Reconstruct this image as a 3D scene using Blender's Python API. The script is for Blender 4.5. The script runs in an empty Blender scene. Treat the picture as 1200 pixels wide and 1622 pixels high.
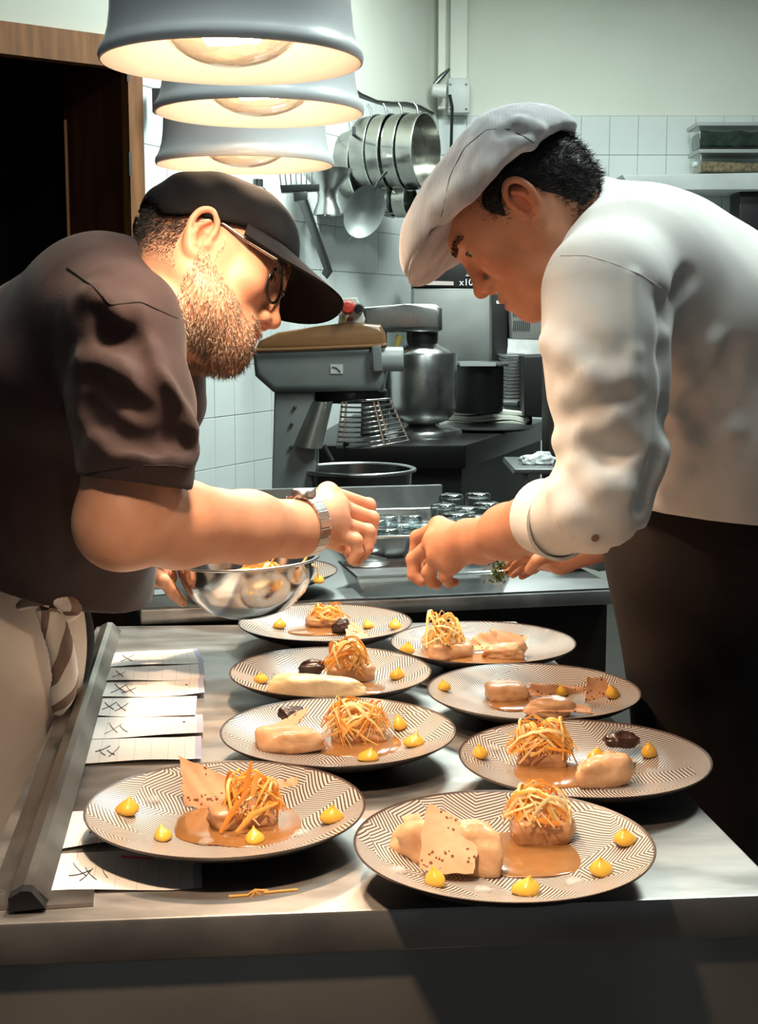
import bpy, bmesh, math, random
import numpy as np
from mathutils import Vector, Matrix
from math import sin, cos, pi, radians as R

SC = bpy.context.scene
COL = SC.collection
# ------------------------------------------------------------------ camera, light, exposure
F_PX, CX, CY, CAM_Z = 2200.0, 600.0, 811.0, 1.44
PITCH = math.atan((811 - 507) / F_PX)
cam_data = bpy.data.cameras.new('camera')
cam = bpy.data.objects.new('camera', cam_data); COL.objects.link(cam)
cam.location = (0, 0, CAM_Z); cam.rotation_euler = (pi / 2 - PITCH, 0, 0)
cam_data.sensor_fit = 'HORIZONTAL'; cam_data.sensor_width = 36.0
cam_data.lens = F_PX / 1200.0 * 36.0
cam_data.clip_start = 0.05
SC.camera = cam
SC.view_settings.view_transform = 'Standard'; SC.view_settings.look = 'None'
SC.view_settings.exposure = 0.28; SC.view_settings.gamma = 1.0
SC.view_settings.use_curve_mapping = False
world = bpy.data.worlds.new('world'); SC.world = world; world.use_nodes = True
world.node_tree.nodes['Background'].inputs[0].default_value = (0.85, 0.95, 1.0, 1)
world.node_tree.nodes['Background'].inputs[1].default_value = 0.05

def area_light(name, loc, target, size, energy, color, sy=None):
    l = bpy.data.lights.new(name, 'AREA'); l.shape = 'RECTANGLE'
    l.size = size; l.size_y = sy or size; l.energy = energy; l.color = color
    o = bpy.data.objects.new(name, l); COL.objects.link(o); o.location = loc
    d = Vector(target) - Vector(loc); o.rotation_euler = d.to_track_quat('-Z', 'Y').to_euler()
    return o
COOL = (0.86, 1.0, 0.95)
# ceiling tubes of the kitchen (fixtures are built with the ceiling)
area_light('kitchen_tube_light', (0.55, 5.3, 3.28), (0.55, 5.3, 0), 1.2, 95, COOL, 0.5)
area_light('kitchen_tube_light', (1.15, 2.75, 3.28), (1.0, 2.7, 0), 1.2, 66, COOL, 0.4)
area_light('pass_tube_light', (.1, 1.35, 3.28), (.1, 1.35, 0), 1.0, 17, COOL, .3)
LAMP_W = 37.0
LAMP_COL = (1.0, 0.72, 0.50)

# ------------------------------------------------------------------ projection helpers: a pixel of the photo at a known depth or height
_ct, _st = cos(PITCH), sin(PITCH)
def ray(px, py):
    u = (px - CX) / F_PX; v = -(py - CY) / F_PX
    return Vector((u, v * _st + _ct, v * _ct - _st))
def W(px, py, Y):
    r = ray(px, py); t = Y / r.y
    return Vector((r.x * t, Y, CAM_Z + r.z * t))
def PZ(px, py, z):
    r = ray(px, py); t = (z - CAM_Z) / r.z
    return Vector((r.x * t, r.y * t, z))
def mpp(Y): return Y / F_PX       # metres per pixel at depth Y

# ------------------------------------------------------------------ scene-object helpers
def obj(name, mesh, mat=None, parent=None):
    o = bpy.data.objects.new(name, mesh); COL.objects.link(o)
    if mat is not None and not mesh.materials: mesh.materials.append(mat)
    if parent is not None: o.parent = parent
    return o
def tag(o, label=None, cat=None, group=None, kind=None):
    if label: o['label'] = label
    if cat: o['category'] = cat
    if group: o['group'] = group
    if kind: o['kind'] = kind
    return o
def thing(name, label, cat, loc=(0, 0, 0), rotz=0.0, group=None):
    o = bpy.data.objects.new(name, None); COL.objects.link(o)
    o.location = loc; o.rotation_euler = (0, 0, rotz); o.empty_display_size = 0.05
    return tag(o, label, cat, group)
def rebase(e, o):                 # world-space mesh under an empty that is not at the origin
    o.matrix_parent_inverse = Matrix.Translation(-Vector(e.location)); return o

class MB:
    def __init__(s): s.v = []; s.f = []; s.mi = []
    def add(s, vs, fs, m=0):
        b = len(s.v); s.v += [tuple(v) for v in vs]
        s.f += [tuple(i + b for i in f) for f in fs]; s.mi += [m] * len(fs); return s
    def box(s, lo, hi, M=None, m=0, bev=0.0):
        x0, y0, z0 = lo; x1, y1, z1 = hi
        if bev > 0:
            bm = bmesh.new(); bmesh.ops.create_cube(bm, size=1.0)
            for v in bm.verts: v.co = Vector((x0 + (v.co.x + .5) * (x1 - x0), y0 + (v.co.y + .5) * (y1 - y0), z0 + (v.co.z + .5) * (z1 - z0)))
            bmesh.ops.bevel(bm, geom=bm.edges[:], offset=bev, segments=2, affect='EDGES', profile=0.5)
            bm.verts.index_update()
            vs = [v.co.copy() for v in bm.verts]; fs = [[v.index for v in f.verts] for f in bm.faces]; bm.free()
        else:
            vs = [Vector(p) for p in ((x0,y0,z0),(x1,y0,z0),(x1,y1,z0),(x0,y1,z0),(x0,y0,z1),(x1,y0,z1),(x1,y1,z1),(x0,y1,z1))]
            fs = [(0,3,2,1),(4,5,6,7),(0,1,5,4),(1,2,6,5),(2,3,7,6),(3,0,4,7)]
        if M is not None: vs = [M @ v for v in vs]
        return s.add(vs, fs, m)
    def hexa(s, bottom, top, m=0):     # two quads (counter-clockwise seen from above)
        vs = [Vector(p) for p in list(bottom) + list(top)]
        n = len(bottom)
        fs = [tuple(range(n - 1, -1, -1)), tuple(range(n, 2 * n))] + [(i, (i + 1) % n, n + (i + 1) % n, n + i) for i in range(n)]
        return s.add(vs, fs, m)
    def lathe(s, prof, n=32, M=None, m=0, cap0=False, cap1=False, sx=1.0, sy=1.0):
        vs = []; fs = []; k = len(prof)
        for i in range(n):
            a = 2 * pi * i / n
            for r, z in prof: vs.append(Vector((r * cos(a) * sx, r * sin(a) * sy, z)))
        for i in range(n):
            j = (i + 1) % n
            for q in range(k - 1): fs.append((i * k + q, j * k + q, j * k + q + 1, i * k + q + 1))
        if cap0: fs.append(tuple(i * k for i in range(n - 1, -1, -1)))
        if cap1: fs.append(tuple(i * k + k - 1 for i in range(n)))
        if M is not None: vs = [M @ v for v in vs]
        return s.add(vs, fs, m)
    def tube(s, pts, r, n=8, m=0, caps=True, closed=False, flat=1.0):
        pts = [Vector(p) for p in pts]; k = len(pts)
        rs = r if isinstance(r, (list, tuple)) else [r] * k
        vs = []; fs = []; prev = None
        for i, p in enumerate(pts):
            if closed: t = pts[(i + 1) % k] - pts[i - 1]
            else: t = pts[min(i + 1, k - 1)] - pts[max(i - 1, 0)]
            t = t.normalized() if t.length > 1e-9 else Vector((0, 0, 1))
            if prev is None:
                a = Vector((0, 0, 1)) if abs(t.z) < .9 else Vector((1, 0, 0))
                u = (a - t * a.dot(t)).normalized()
            else:
                u = (prev - t * prev.dot(t))
                u = u.normalized() if u.length > 1e-6 else Vector((1, 0, 0))
            w = t.cross(u); prev = u
            for q in range(n):
                an = 2 * pi * q / n
                vs.append(p + u * (cos(an) * rs[i]) + w * (sin(an) * rs[i] * flat))
        kk = k if closed else k - 1
        for i in range(kk):
            j = (i + 1) % k
            for q in range(n):
                q2 = (q + 1) % n
                fs.append((i * n + q, i * n + q2, j * n + q2, j * n + q))
        if caps and not closed:
            fs.append(tuple(range(n - 1, -1, -1))); fs.append(tuple((k - 1) * n + q for q in range(n)))
        return s.add(vs, fs, m)
    def sheet(s, grid, m=0, thick=0.0):  # grid[i][j] of points; thick gives it a real second side
        a = len(grid); b = len(grid[0])
        vs = [Vector(p) for row in grid for p in row]
        fs = [(i * b + j, (i + 1) * b + j, (i + 1) * b + j + 1, i * b + j + 1) for i in range(a - 1) for j in range(b - 1)]
        if thick:
            nr = [Vector((0, 0, 0)) for _ in vs]
            for f in fs:
                n = (vs[f[1]] - vs[f[0]]).cross(vs[f[3]] - vs[f[0]])
                for i in f: nr[i] += n
            N = len(vs)
            vs2 = [v - (n.normalized() * thick if n.length > 0 else Vector()) for v, n in zip(vs, nr)]
            fs2 = [tuple(N + i for i in reversed(f)) for f in fs]
            edge = [(i * b) for i in range(a)] + [(a - 1) * b + j for j in range(1, b)] + [i * b + b - 1 for i in range(a - 2, -1, -1)] + [j for j in range(b - 2, 0, -1)]
            fs3 = [(edge[i], N + edge[i], N + edge[(i + 1) % len(edge)], edge[(i + 1) % len(edge)]) for i in range(len(edge))]
            fs3 = [tuple(reversed(f)) for f in fs3]
            vs += vs2; fs += fs2 + fs3
        return s.add(vs, fs, m)
    def mesh(s, name, mats=None, smooth=None):
        me = bpy.data.meshes.new(name); me.from_pydata(s.v, [], s.f)
        if mats:
            for m in (mats if isinstance(mats, (list, tuple)) else [mats]): me.materials.append(m)
            if any(s.mi): me.polygons.foreach_set('material_index', s.mi)
        if smooth is not None:
            me.polygons.foreach_set('use_smooth', [True] * len(me.polygons))
            me.set_sharp_from_angle(angle=R(smooth))
        me.update(); return me
    def build(s, name, mat, parent=None, smooth=None):
        return obj(name, s.mesh(name, mat, smooth), None, parent)

def frame(o, x, z):                 # 4x4 from origin, x direction and approximate z direction
    x = Vector(x).normalized(); z = Vector(z); z = (z - x * z.dot(x)).normalized(); y = z.cross(x)
    M = Matrix.Identity(4)
    for i in range(3): M[i][0] = x[i]; M[i][1] = y[i]; M[i][2] = z[i]; M[i][3] = o[i]
    return M
def copy_tree(o, parent=None):
    c = o.copy(); COL.objects.link(c)
    if parent is not None: c.parent = parent
    for ch in list(o.children): copy_tree(ch, c)
    return c

# ------------------------------------------------------------------ materials
MATS = {}
def mat(name, color=(.5, .5, .5), rough=.5, metal=0.0, var=0.0, vscale=8.0, bump=0.0, bscale=60.0, spec=.5, stretch=(1, 1, 1),
        sss=0.0, sssc=None, coat=0.0, trans=0.0, alpha=1.0, color2=None, detail=4.0, ior=1.45, rvar=0.0, sheen=0.0):
    if name in MATS: return MATS[name]
    m = bpy.data.materials.new(name); m.use_nodes = True; nt = m.node_tree; N = nt.nodes; L = nt.links
    b = N['Principled BSDF']
    b.inputs['Base Color'].default_value = (*color, 1); b.inputs['Roughness'].default_value = rough
    b.inputs['Metallic'].default_value = metal; b.inputs['Specular IOR Level'].default_value = spec; b.inputs['IOR'].default_value = ior
    if sss:
        b.inputs['Subsurface Weight'].default_value = sss; b.inputs['Subsurface Radius'].default_value = sssc or (1, .35, .2); b.inputs['Subsurface Scale'].default_value = .006
    if coat: b.inputs['Coat Weight'].default_value = coat; b.inputs['Coat Roughness'].default_value = .12
    if trans: b.inputs['Transmission Weight'].default_value = trans
    if sheen: b.inputs['Sheen Weight'].default_value = sheen; b.inputs['Sheen Roughness'].default_value = .5
    if alpha < 1: b.inputs['Alpha'].default_value = alpha
    if var or bump or rvar:
        tc = N.new('ShaderNodeTexCoord'); mp = N.new('ShaderNodeMapping'); mp.inputs['Scale'].default_value = stretch
        L.new(tc.outputs['Object'], mp.inputs['Vector'])
    if var or rvar:
        nz = N.new('ShaderNodeTexNoise'); nz.inputs['Scale'].default_value = vscale; nz.inputs['Detail'].default_value = detail
        L.new(mp.outputs[0], nz.inputs['Vector'])
    if var:
        mx = N.new('ShaderNodeMix'); mx.data_type = 'RGBA'
        c2 = color2 or tuple(min(1, c * (1 + var)) for c in color); c1 = color if color2 else tuple(c * (1 - var) for c in color)
        mr = N.new('ShaderNodeMapRange'); mr.inputs[1].default_value = .32; mr.inputs[2].default_value = .68
        L.new(nz.outputs['Fac'], mr.inputs[0]); L.new(mr.outputs[0], mx.inputs[0])
        mx.inputs[6].default_value = (*c1, 1); mx.inputs[7].default_value = (*c2, 1)
        L.new(mx.outputs[2], b.inputs['Base Color'])
    if rvar:
        mr2 = N.new('ShaderNodeMapRange'); mr2.inputs[1].default_value = .3; mr2.inputs[2].default_value = .7
        mr2.inputs[3].default_value = max(0.02, rough - rvar); mr2.inputs[4].default_value = min(1, rough + rvar)
        L.new(nz.outputs['Fac'], mr2.inputs[0]); L.new(mr2.outputs[0], b.inputs['Roughness'])
    if bump:
        n2 = N.new('ShaderNodeTexNoise'); n2.inputs['Scale'].default_value = bscale; n2.inputs['Detail'].default_value = 5
        L.new(mp.outputs[0], n2.inputs['Vector'])
        bp = N.new('ShaderNodeBump'); bp.inputs['Strength'].default_value = bump; bp.inputs['Distance'].default_value = .002
        L.new(n2.outputs['Fac'], bp.inputs['Height']); L.new(bp.outputs[0], b.inputs['Normal'])
    MATS[name] = m; return m
def emit(name, color, strength):
    if name in MATS: return MATS[name]
    m = bpy.data.materials.new(name); m.use_nodes = True; nt = m.node_tree
    b = nt.nodes['Principled BSDF']; b.inputs['Base Color'].default_value = (*color, 1)
    b.inputs['Emission Color'].default_value = (*color, 1); b.inputs['Emission Strength'].default_value = strength
    MATS[name] = m; return m
def thin_glass(name, tint=(1, 1, 1), gloss=.12, rough=.03):
    if name in MATS: return MATS[name]
    m = bpy.data.materials.new(name); m.use_nodes = True; nt = m.node_tree; N = nt.nodes; L = nt.links
    N.remove(N['Principled BSDF']); out = N['Material Output']
    t = N.new('ShaderNodeBsdfTransparent'); t.inputs[0].default_value = (*tint, 1)
    g = N.new('ShaderNodeBsdfGlossy'); g.inputs['Roughness'].default_value = rough
    lw = N.new('ShaderNodeLayerWeight'); lw.inputs[0].default_value = .35
    mr = N.new('ShaderNodeMapRange'); mr.inputs[3].default_value = gloss * .35; mr.inputs[4].default_value = min(1, gloss * 5)
    L.new(lw.outputs['Facing'], mr.inputs[0])
    mx = N.new('ShaderNodeMixShader'); L.new(mr.outputs[0], mx.inputs[0]); L.new(t.outputs[0], mx.inputs[1]); L.new(g.outputs[0], mx.inputs[2])
    L.new(mx.outputs[0], out.inputs[0]); MATS[name] = m; return m

STEEL = mat('stainless_steel', (.55, .56, .56), .3, 1.0, var=.08, vscale=6, rvar=.08)
STEEL_BRUSH = mat('brushed_steel', (.52, .53, .53), .36, 1.0, var=.12, vscale=5, stretch=(1, 12, 1), rvar=.1, bump=.05, bscale=90)
DARK_STEEL = mat('dark_steel', (.16, .17, .17), .35, .9, var=.2, vscale=6)
BLACK_PLASTIC = mat('black_plastic', (.012, .012, .013), .4, var=.2)
WHITE_PAINT = mat('wall_paint', (.74, .76, .68), .8, var=.03, vscale=2.5, bump=.12, bscale=160)
# ------------------------------------------------------------------ organic surfaces: smooth unions of solids, meshed with surface nets
def smin(a, b, k):
    h = np.maximum(k - np.abs(a - b), 0) / k
    return np.minimum(a, b) - h * h * k * .25
class SDF:
    def __init__(s): s.ops = []
    def _add(s, f, lo, hi, mode, k): s.ops.append((f, np.array(lo, float), np.array(hi, float), mode, k)); return s
    def cone(s, a, b, ra, rb, k=.01, mode='u'):
        a = np.array(a, np.float32); b = np.array(b, np.float32); ab = b - a; L2 = float(ab @ ab) or 1e-12
        def f(p):
            t = np.clip(((p - a) @ ab) / L2, 0, 1)
            return np.sqrt(((p - a - t[:, None] * ab) ** 2).sum(1)) - (ra + (rb - ra) * t)
        m = max(ra, rb)
        return s._add(f, np.minimum(a, b) - m, np.maximum(a, b) + m, mode, k)
    def ball(s, c, r, k=.01, mode='u'): return s.cone(c, c, r, r, k, mode)
    def chain(s, pts, rs, k=.01, mode='u'):
        for i in range(len(pts) - 1): s.cone(pts[i], pts[i + 1], rs[i], rs[i + 1], k, mode)
        return s
    def ell(s, c, r, Rm=None, k=.01, mode='u'):
        c = np.array(c, np.float32); r = np.array(r, np.float32); Rm = np.eye(3) if Rm is None else np.array(Rm)
        Rm = Rm.astype(np.float32)
        def f(p):
            q = (p - c) @ Rm / r
            k0 = np.sqrt((q * q).sum(1)); k1 = np.sqrt(((q / r) ** 2).sum(1))
            return k0 * (k0 - 1) / np.maximum(k1, 1e-6)
        m = float(r.max()); return s._add(f, c - m, c + m, mode, k)
    def rbox(s, c, h, rad, Rm=None, k=.01, mode='u'):
        c = np.array(c, np.float32); h = np.array(h, np.float32); Rm = np.eye(3) if Rm is None else np.array(Rm)
        Rm = Rm.astype(np.float32)
        def f(p):
            q = np.abs((p - c) @ Rm) - (h - rad)
            return np.sqrt((np.maximum(q, 0) ** 2).sum(1)) + np.minimum(q.max(1), 0) - rad
        m = float(np.sqrt((h * h).sum())); return s._add(f, c - m, c + m, mode, k)
    def plane(s, pt, n, k=.003, lo=None, hi=None):   # cut away the side n points to
        pt = np.array(pt, np.float32); n = np.array(n, np.float32); n = n / np.linalg.norm(n)
        if lo is None: f = lambda p: -((p - pt) @ n)
        else:
            l_ = np.array(lo, np.float32); h_ = np.array(hi, np.float32)
            f = lambda p: np.maximum(-((p - pt) @ n), np.maximum(l_ - p, p - h_).max(1))
        return s._add(f, lo if lo is not None else [-9] * 3, hi if hi is not None else [9] * 3, 's', k)
    def warp(s, f, lo=None, hi=None): return s._add(f, lo if lo is not None else [-9] * 3, hi if hi is not None else [9] * 3, 'w', 0)
    def ev(s, p, cull=True):
        p = p.astype(np.float32); d = np.full(len(p), 1.0, np.float32)
        if cull: p0 = p.min(0); p1 = p.max(0)
        for f, lo, hi, mode, k in s.ops:
            mg = k + .012
            if cull and ((p1 < lo - mg) | (p0 > hi + mg)).any(): continue
            v = f(p)
            if mode == 'u': d = smin(d, v, k)
            elif mode == 's': d = -smin(-d, v, k)
            elif mode == 'i': d = -smin(-d, -v, k)
            else: d = d + v
        return d.astype(np.float32)
    def bounds(s):
        us = [o for o in s.ops if o[3] == 'u']
        return np.min([o[1] for o in us], 0) - .02, np.max([o[2] for o in us], 0) + .02
    def hit(s, px, py, t0=.3, t1=4.0):       # first surface along the photo ray through a pixel
        r = np.array(ray(px, py)); ts = np.linspace(t0, t1, 1500)
        P = np.array([0, 0, CAM_Z]) + ts[:, None] * r
        d = s.ev(P, False); i = np.nonzero(d < 0)[0]
        if not len(i): return Vector(P[int(np.argmin(d))])
        return Vector(P[i[0]])
    def mesh(s, name, h, lo=None, hi=None):
        b0, b1 = s.bounds()
        if lo is not None: b0 = np.maximum(b0, lo)
        if hi is not None: b1 = np.minimum(b1, hi)
        B = 8; nb = np.ceil((b1 - b0) / (h * B)).astype(int) + 1
        g = np.stack(np.meshgrid(*[np.arange(n) for n in nb], indexing='ij'), -1).reshape(-1, 3)
        cc = b0 + (g + .5) * (h * B)
        dc = s.ev(cc, False)
        act = np.abs(dc) < h * B * 1.35
        dims = nb * B + 1
        vol = np.where(dc < 0, -1, 1).astype(np.float32).reshape(nb)
        vol = np.repeat(np.repeat(np.repeat(vol, B, 0), B, 1), B, 2)
        vol = np.pad(vol, ((0, 1), (0, 1), (0, 1)), mode='edge')
        ga = g[act]
        off = np.stack(np.meshgrid(*[np.arange(B)] * 3, indexing='ij'), -1).reshape(-1, 3)
        sup = (ga // 3) @ np.array([1000000, 1000, 1]); o_ = np.argsort(sup, kind='stable'); ga = ga[o_]; sup = sup[o_]
        cuts = np.concatenate([[0], np.nonzero(np.diff(sup))[0] + 1, [len(ga)]])
        vv = vol.reshape(-1)
        for c0, c1 in zip(cuts[:-1], cuts[1:]):
            ii = (ga[c0:c1, None, :] * B + off[None]).reshape(-1, 3)
            vv[(ii[:, 0] * dims[1] + ii[:, 1]) * dims[2] + ii[:, 2]] = s.ev(b0 + ii * h)
        cells = (ga[:, None, :] * B + np.stack(np.meshgrid(*[np.arange(B)] * 3, indexing='ij'), -1).reshape(-1, 3)[None]).reshape(-1, 3)
        co = np.array([[i, j, k] for i in (0, 1) for j in (0, 1) for k in (0, 1)])
        st = np.array([dims[1] * dims[2], dims[2], 1])
        base = cells @ st; vf = vol.reshape(-1)
        val = vf[base[:, None] + (co @ st)[None]]
        neg = val < 0; cnt = neg.sum(1); keep = (cnt > 0) & (cnt < 8)
        cells = cells[keep]; base = base[keep]; val = val[keep]; neg = neg[keep]
        acc = np.zeros((len(cells), 3)); n = np.zeros(len(cells))
        for a in range(8):
            for b in range(a + 1, 8):
                if abs(co[a] - co[b]).sum() != 1: continue
                m = neg[:, a] != neg[:, b]; va = val[m, a]; vb = val[m, b]; t = va / (va - vb)
                acc[m] += co[a] + t[:, None] * (co[b] - co[a]); n[m] += 1
        V = b0 + (cells + acc / n[:, None]) * h
        order = np.argsort(base); sb = base[order]
        def look(x):
            i = np.searchsorted(sb, x); i = np.minimum(i, len(sb) - 1); ok = sb[i] == x
            return np.where(ok, order[i], -1)
        quads = []
        for ax in range(3):
            e = co.tolist().index([1 if i == ax else 0 for i in range(3)])
            m = (neg[:, 0] != neg[:, e]); u, w = st[(ax + 1) % 3], st[(ax + 2) % 3]
            bb = base[m]; q = np.stack([look(bb), look(bb - u), look(bb - u - w), look(bb - w)], 1)
            flip = ~neg[m, 0]; q[flip] = q[flip][:, ::-1]
            quads.append(q[(q >= 0).all(1)])
        Q = np.concatenate(quads)
        me = bpy.data.meshes.new(name)
        me.vertices.add(len(V)); me.vertices.foreach_set('co', V.astype(np.float32).ravel())
        me.loops.add(len(Q) * 4); me.loops.foreach_set('vertex_index', Q.astype(np.int32).ravel())
        me.polygons.add(len(Q)); me.polygons.foreach_set('loop_start', np.arange(0, len(Q) * 4, 4, dtype=np.int32))
        me.polygons.foreach_set('loop_total', np.full(len(Q), 4, dtype=np.int32))
        me.update(calc_edges=True); me.validate()
        me.polygons.foreach_set('use_smooth', [True] * len(me.polygons))
        return me
def verts_np(me):
    a = np.empty(len(me.vertices) * 3, np.float32); me.vertices.foreach_get('co', a); return a.reshape(-1, 3)
def normals_np(me):
    a = np.empty(len(me.vertices) * 3, np.float32); me.vertices.foreach_get('normal', a); return a.reshape(-1, 3)
def color_attr(me, name, vals):
    at = me.color_attributes.new(name, 'FLOAT_COLOR', 'POINT')
    c = np.ones((len(vals), 4), np.float32); c[:, :3] = vals if vals.ndim == 2 else vals[:, None]
    at.data.foreach_set('color', c.ravel())
def wob(p, s, seed=0):                 # cheap smooth 3-d noise, about -1..1
    rs = np.random.RandomState(seed); o = 0
    for i in range(5):
        k = rs.normal(size=3); k = k / np.linalg.norm(k) * s * (0.7 + .5 * i); o = o + np.sin(p @ k.astype(np.float32) + rs.rand() * 6.28) / (1 + .6 * i)
    return o / 2.2
# ------------------------------------------------------------------ the room
TILE = mat('wall_tile', (.66, .71, .70), .45, var=.05, vscale=3, rvar=.05, spec=.3)
GROUT = mat('tile_grout', (.42, .45, .43), .9, var=.1, vscale=20)
FLOOR_M = mat('floor_tile', (.035, .03, .026), .5, var=.2, vscale=6)
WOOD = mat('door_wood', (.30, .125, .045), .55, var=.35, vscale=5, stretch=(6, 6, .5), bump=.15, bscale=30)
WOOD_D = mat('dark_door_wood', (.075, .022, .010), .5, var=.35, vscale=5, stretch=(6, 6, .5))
DARK = mat('unlit_room_dark', (.014, .014, .011), .8, var=.1)  # darkness of the unlit room put into its wall colour
CORNER = Vector((.31, 7.5, 0)); JOIN = Vector((-.85, 5.05, 0)); DOORL = Vector((-2.05, 4.14, 0))
CEIL = 3.4
def wall_seg(name, a, b, z0, z1, t, m, parent=None):   # wall from a to b, thickness t on the far (left of a->b) side
    a = Vector(a); b = Vector(b); d = (b - a).normalized(); n = Vector((-d.y, d.x, 0)) * t
    mb = MB(); mb.hexa([(a.x, a.y, z0), (b.x, b.y, z0), (b.x + n.x, b.y + n.y, z0), (a.x + n.x, a.y + n.y, z0)],
                       [(a.x, a.y, z1), (b.x, b.y, z1), (b.x + n.x, b.y + n.y, z1), (a.x + n.x, a.y + n.y, z1)])
    o = mb.build(name, m, parent)
    if parent is None: tag(o, kind='structure')
    return o
fl = MB(); fl.box((-3.2, -1.2, -.1), (3.2, 8.2, 0)); tag(fl.build('floor', FLOOR_M), kind='structure')
cl = MB(); cl.box((-3.2, 1.0, CEIL), (3.2, 8.2, CEIL + .1)); tag(cl.build('ceiling', WHITE_PAINT), kind='structure')
wl = wall_seg('wall_left', JOIN, CORNER, 0, CEIL, .12, WHITE_PAINT)
wb = wall_seg('wall_back', CORNER, Vector((3.1, 7.5, 0)), 0, CEIL, .12, WHITE_PAINT)
def tiles(wall, a, b, ztop, rows, seed):
    rnd = random.Random(seed)
    a = Vector(a); b = Vector(b); d = (b - a).normalized(); n = Vector((d.y, -d.x, 0)); Lw = (b - a).length
    g = MB(); g.box((0, -.003, ztop - rows * .2), (Lw, 0, ztop + .002), frame((a.x, a.y, 0), d, (0, 0, 1)))
    g.build('grout_bed', GROUT, wall)
    t = MB(); t.box((.0012, -.008, .0012), (.1488, -.002, .1988), bev=.0015); me = t.mesh('tile', TILE)
    M0 = frame((0, 0, 0), d, (0, 0, 1))
    nc = int(Lw / .15)
    for r in range(rows):
        for c in range(nc):
            o = obj('tile', me, None, wall); p = b - d * (.15 * (c + 1))
            M = M0.copy(); M.translation = Vector((p.x, p.y, ztop - .2 * (r + 1))) + n * rnd.uniform(0, .0012)
            o.matrix_world = M
tiles(wl, JOIN, CORNER, 2.46, 10, 1)
tiles(wb, CORNER, CORNER + Vector((2.25, 0, 0)), 2.5, 10, 2)
# door wall on the left with a wooden frame and a dark room behind
dd = (JOIN - DOORL).normalized(); dn = Vector((dd.y, -dd.x, 0)); dlen = (JOIN - DOORL).length
def DP(s, z, out=0): p = JOIN - dd * s + dn * out; return Vector((p.x, p.y, z))
def dbox(mb, s0, s1, z0, z1, o0, o1, m=0):
    mb.hexa([DP(s1, z0, o1), DP(s0, z0, o1), DP(s0, z0, o0), DP(s1, z0, o0)], [DP(s1, z1, o1), DP(s0, z1, o1), DP(s0, z1, o0), DP(s1, z1, o0)], m)
def on_door(px, py):      # pixel -> (s, z) on the door wall plane
    r = ray(px, py); d2 = dd; # solve CAM + t r = JOIN - dd*s
    A = np.array([[r.x, dd.x], [r.y, dd.y]]); t, s = np.linalg.solve(A, np.array([JOIN.x, JOIN.y]))
    return s, CAM_Z + t * r.z
sR, _ = on_door(222, 280); sI, zU = on_door(195, 111); _, zT = on_door(120, 52); s_, zTi = on_door(80, 97)
sJ, _ = on_door(104, 300)
mb = MB(); dbox(mb, 0, sR, 0, CEIL, -.1, 0); dbox(mb, sR, dlen, zT, CEIL, -.1, 0); tag(mb.build('wall_door_side', WHITE_PAINT), kind='structure')
dr = tag(thing('door_1', None, None), kind='structure')
mb = MB(); dbox(mb, sR, sI, 0, zT, -.02, .035); mb.build('door_post', WOOD, dr)
mb = MB(); dbox(mb, sI, dlen, zTi, zT, -.02, .035); mb.build('door_lintel', WOOD, dr)
# reveal: deep inner jamb seen obliquely, with a door leaf folded against it
rl = Vector((W(104, 300, 5.25).x, 5.25, 0))
a = DP(sI, 0, -.02)
mb = MB(); mb.hexa([(a.x, a.y, 0), (a.x + .02, a.y + .02, 0), (rl.x + .03, rl.y + .05, 0), (rl.x, rl.y, 0)], [(a.x, a.y, zTi + .02), (a.x + .02, a.y + .02, zTi + .02), (rl.x + .03, rl.y + .05, zTi + .02), (rl.x, rl.y, zTi + .02)])
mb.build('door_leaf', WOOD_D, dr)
mb = MB(); mb.tube([W(110, 420, 5.2), W(103, 190, 5.2)], .006, 6); mb.build('door_edge_strip', WOOD, dr)
mb = MB()
for zz in (1.98, 2.3): mb.tube([DP(sI + .004, zz - .04, .04), DP(sI + .004, zz + .04, .04)], .006, 8)
mb.build('hinge', DARK_STEEL, dr)
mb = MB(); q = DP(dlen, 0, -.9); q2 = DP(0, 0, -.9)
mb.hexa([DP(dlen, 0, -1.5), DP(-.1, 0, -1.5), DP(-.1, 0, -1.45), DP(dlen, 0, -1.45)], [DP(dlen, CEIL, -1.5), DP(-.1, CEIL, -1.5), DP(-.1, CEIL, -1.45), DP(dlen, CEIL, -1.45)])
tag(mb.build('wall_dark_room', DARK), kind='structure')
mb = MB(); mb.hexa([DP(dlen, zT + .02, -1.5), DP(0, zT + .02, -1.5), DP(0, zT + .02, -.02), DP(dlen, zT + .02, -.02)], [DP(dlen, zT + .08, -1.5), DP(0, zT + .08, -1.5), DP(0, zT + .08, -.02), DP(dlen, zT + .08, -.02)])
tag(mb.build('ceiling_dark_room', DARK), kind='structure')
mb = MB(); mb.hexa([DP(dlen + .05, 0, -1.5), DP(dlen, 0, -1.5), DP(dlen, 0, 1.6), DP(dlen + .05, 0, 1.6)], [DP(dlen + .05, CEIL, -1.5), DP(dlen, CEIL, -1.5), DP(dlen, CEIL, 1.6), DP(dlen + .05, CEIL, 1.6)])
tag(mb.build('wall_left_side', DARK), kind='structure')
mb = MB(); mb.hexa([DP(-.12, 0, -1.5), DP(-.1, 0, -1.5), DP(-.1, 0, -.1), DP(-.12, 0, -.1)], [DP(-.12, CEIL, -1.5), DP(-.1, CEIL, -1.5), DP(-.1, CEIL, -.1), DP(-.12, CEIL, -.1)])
tag(mb.build('wall_dark_room_end', DARK), kind='structure')
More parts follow.
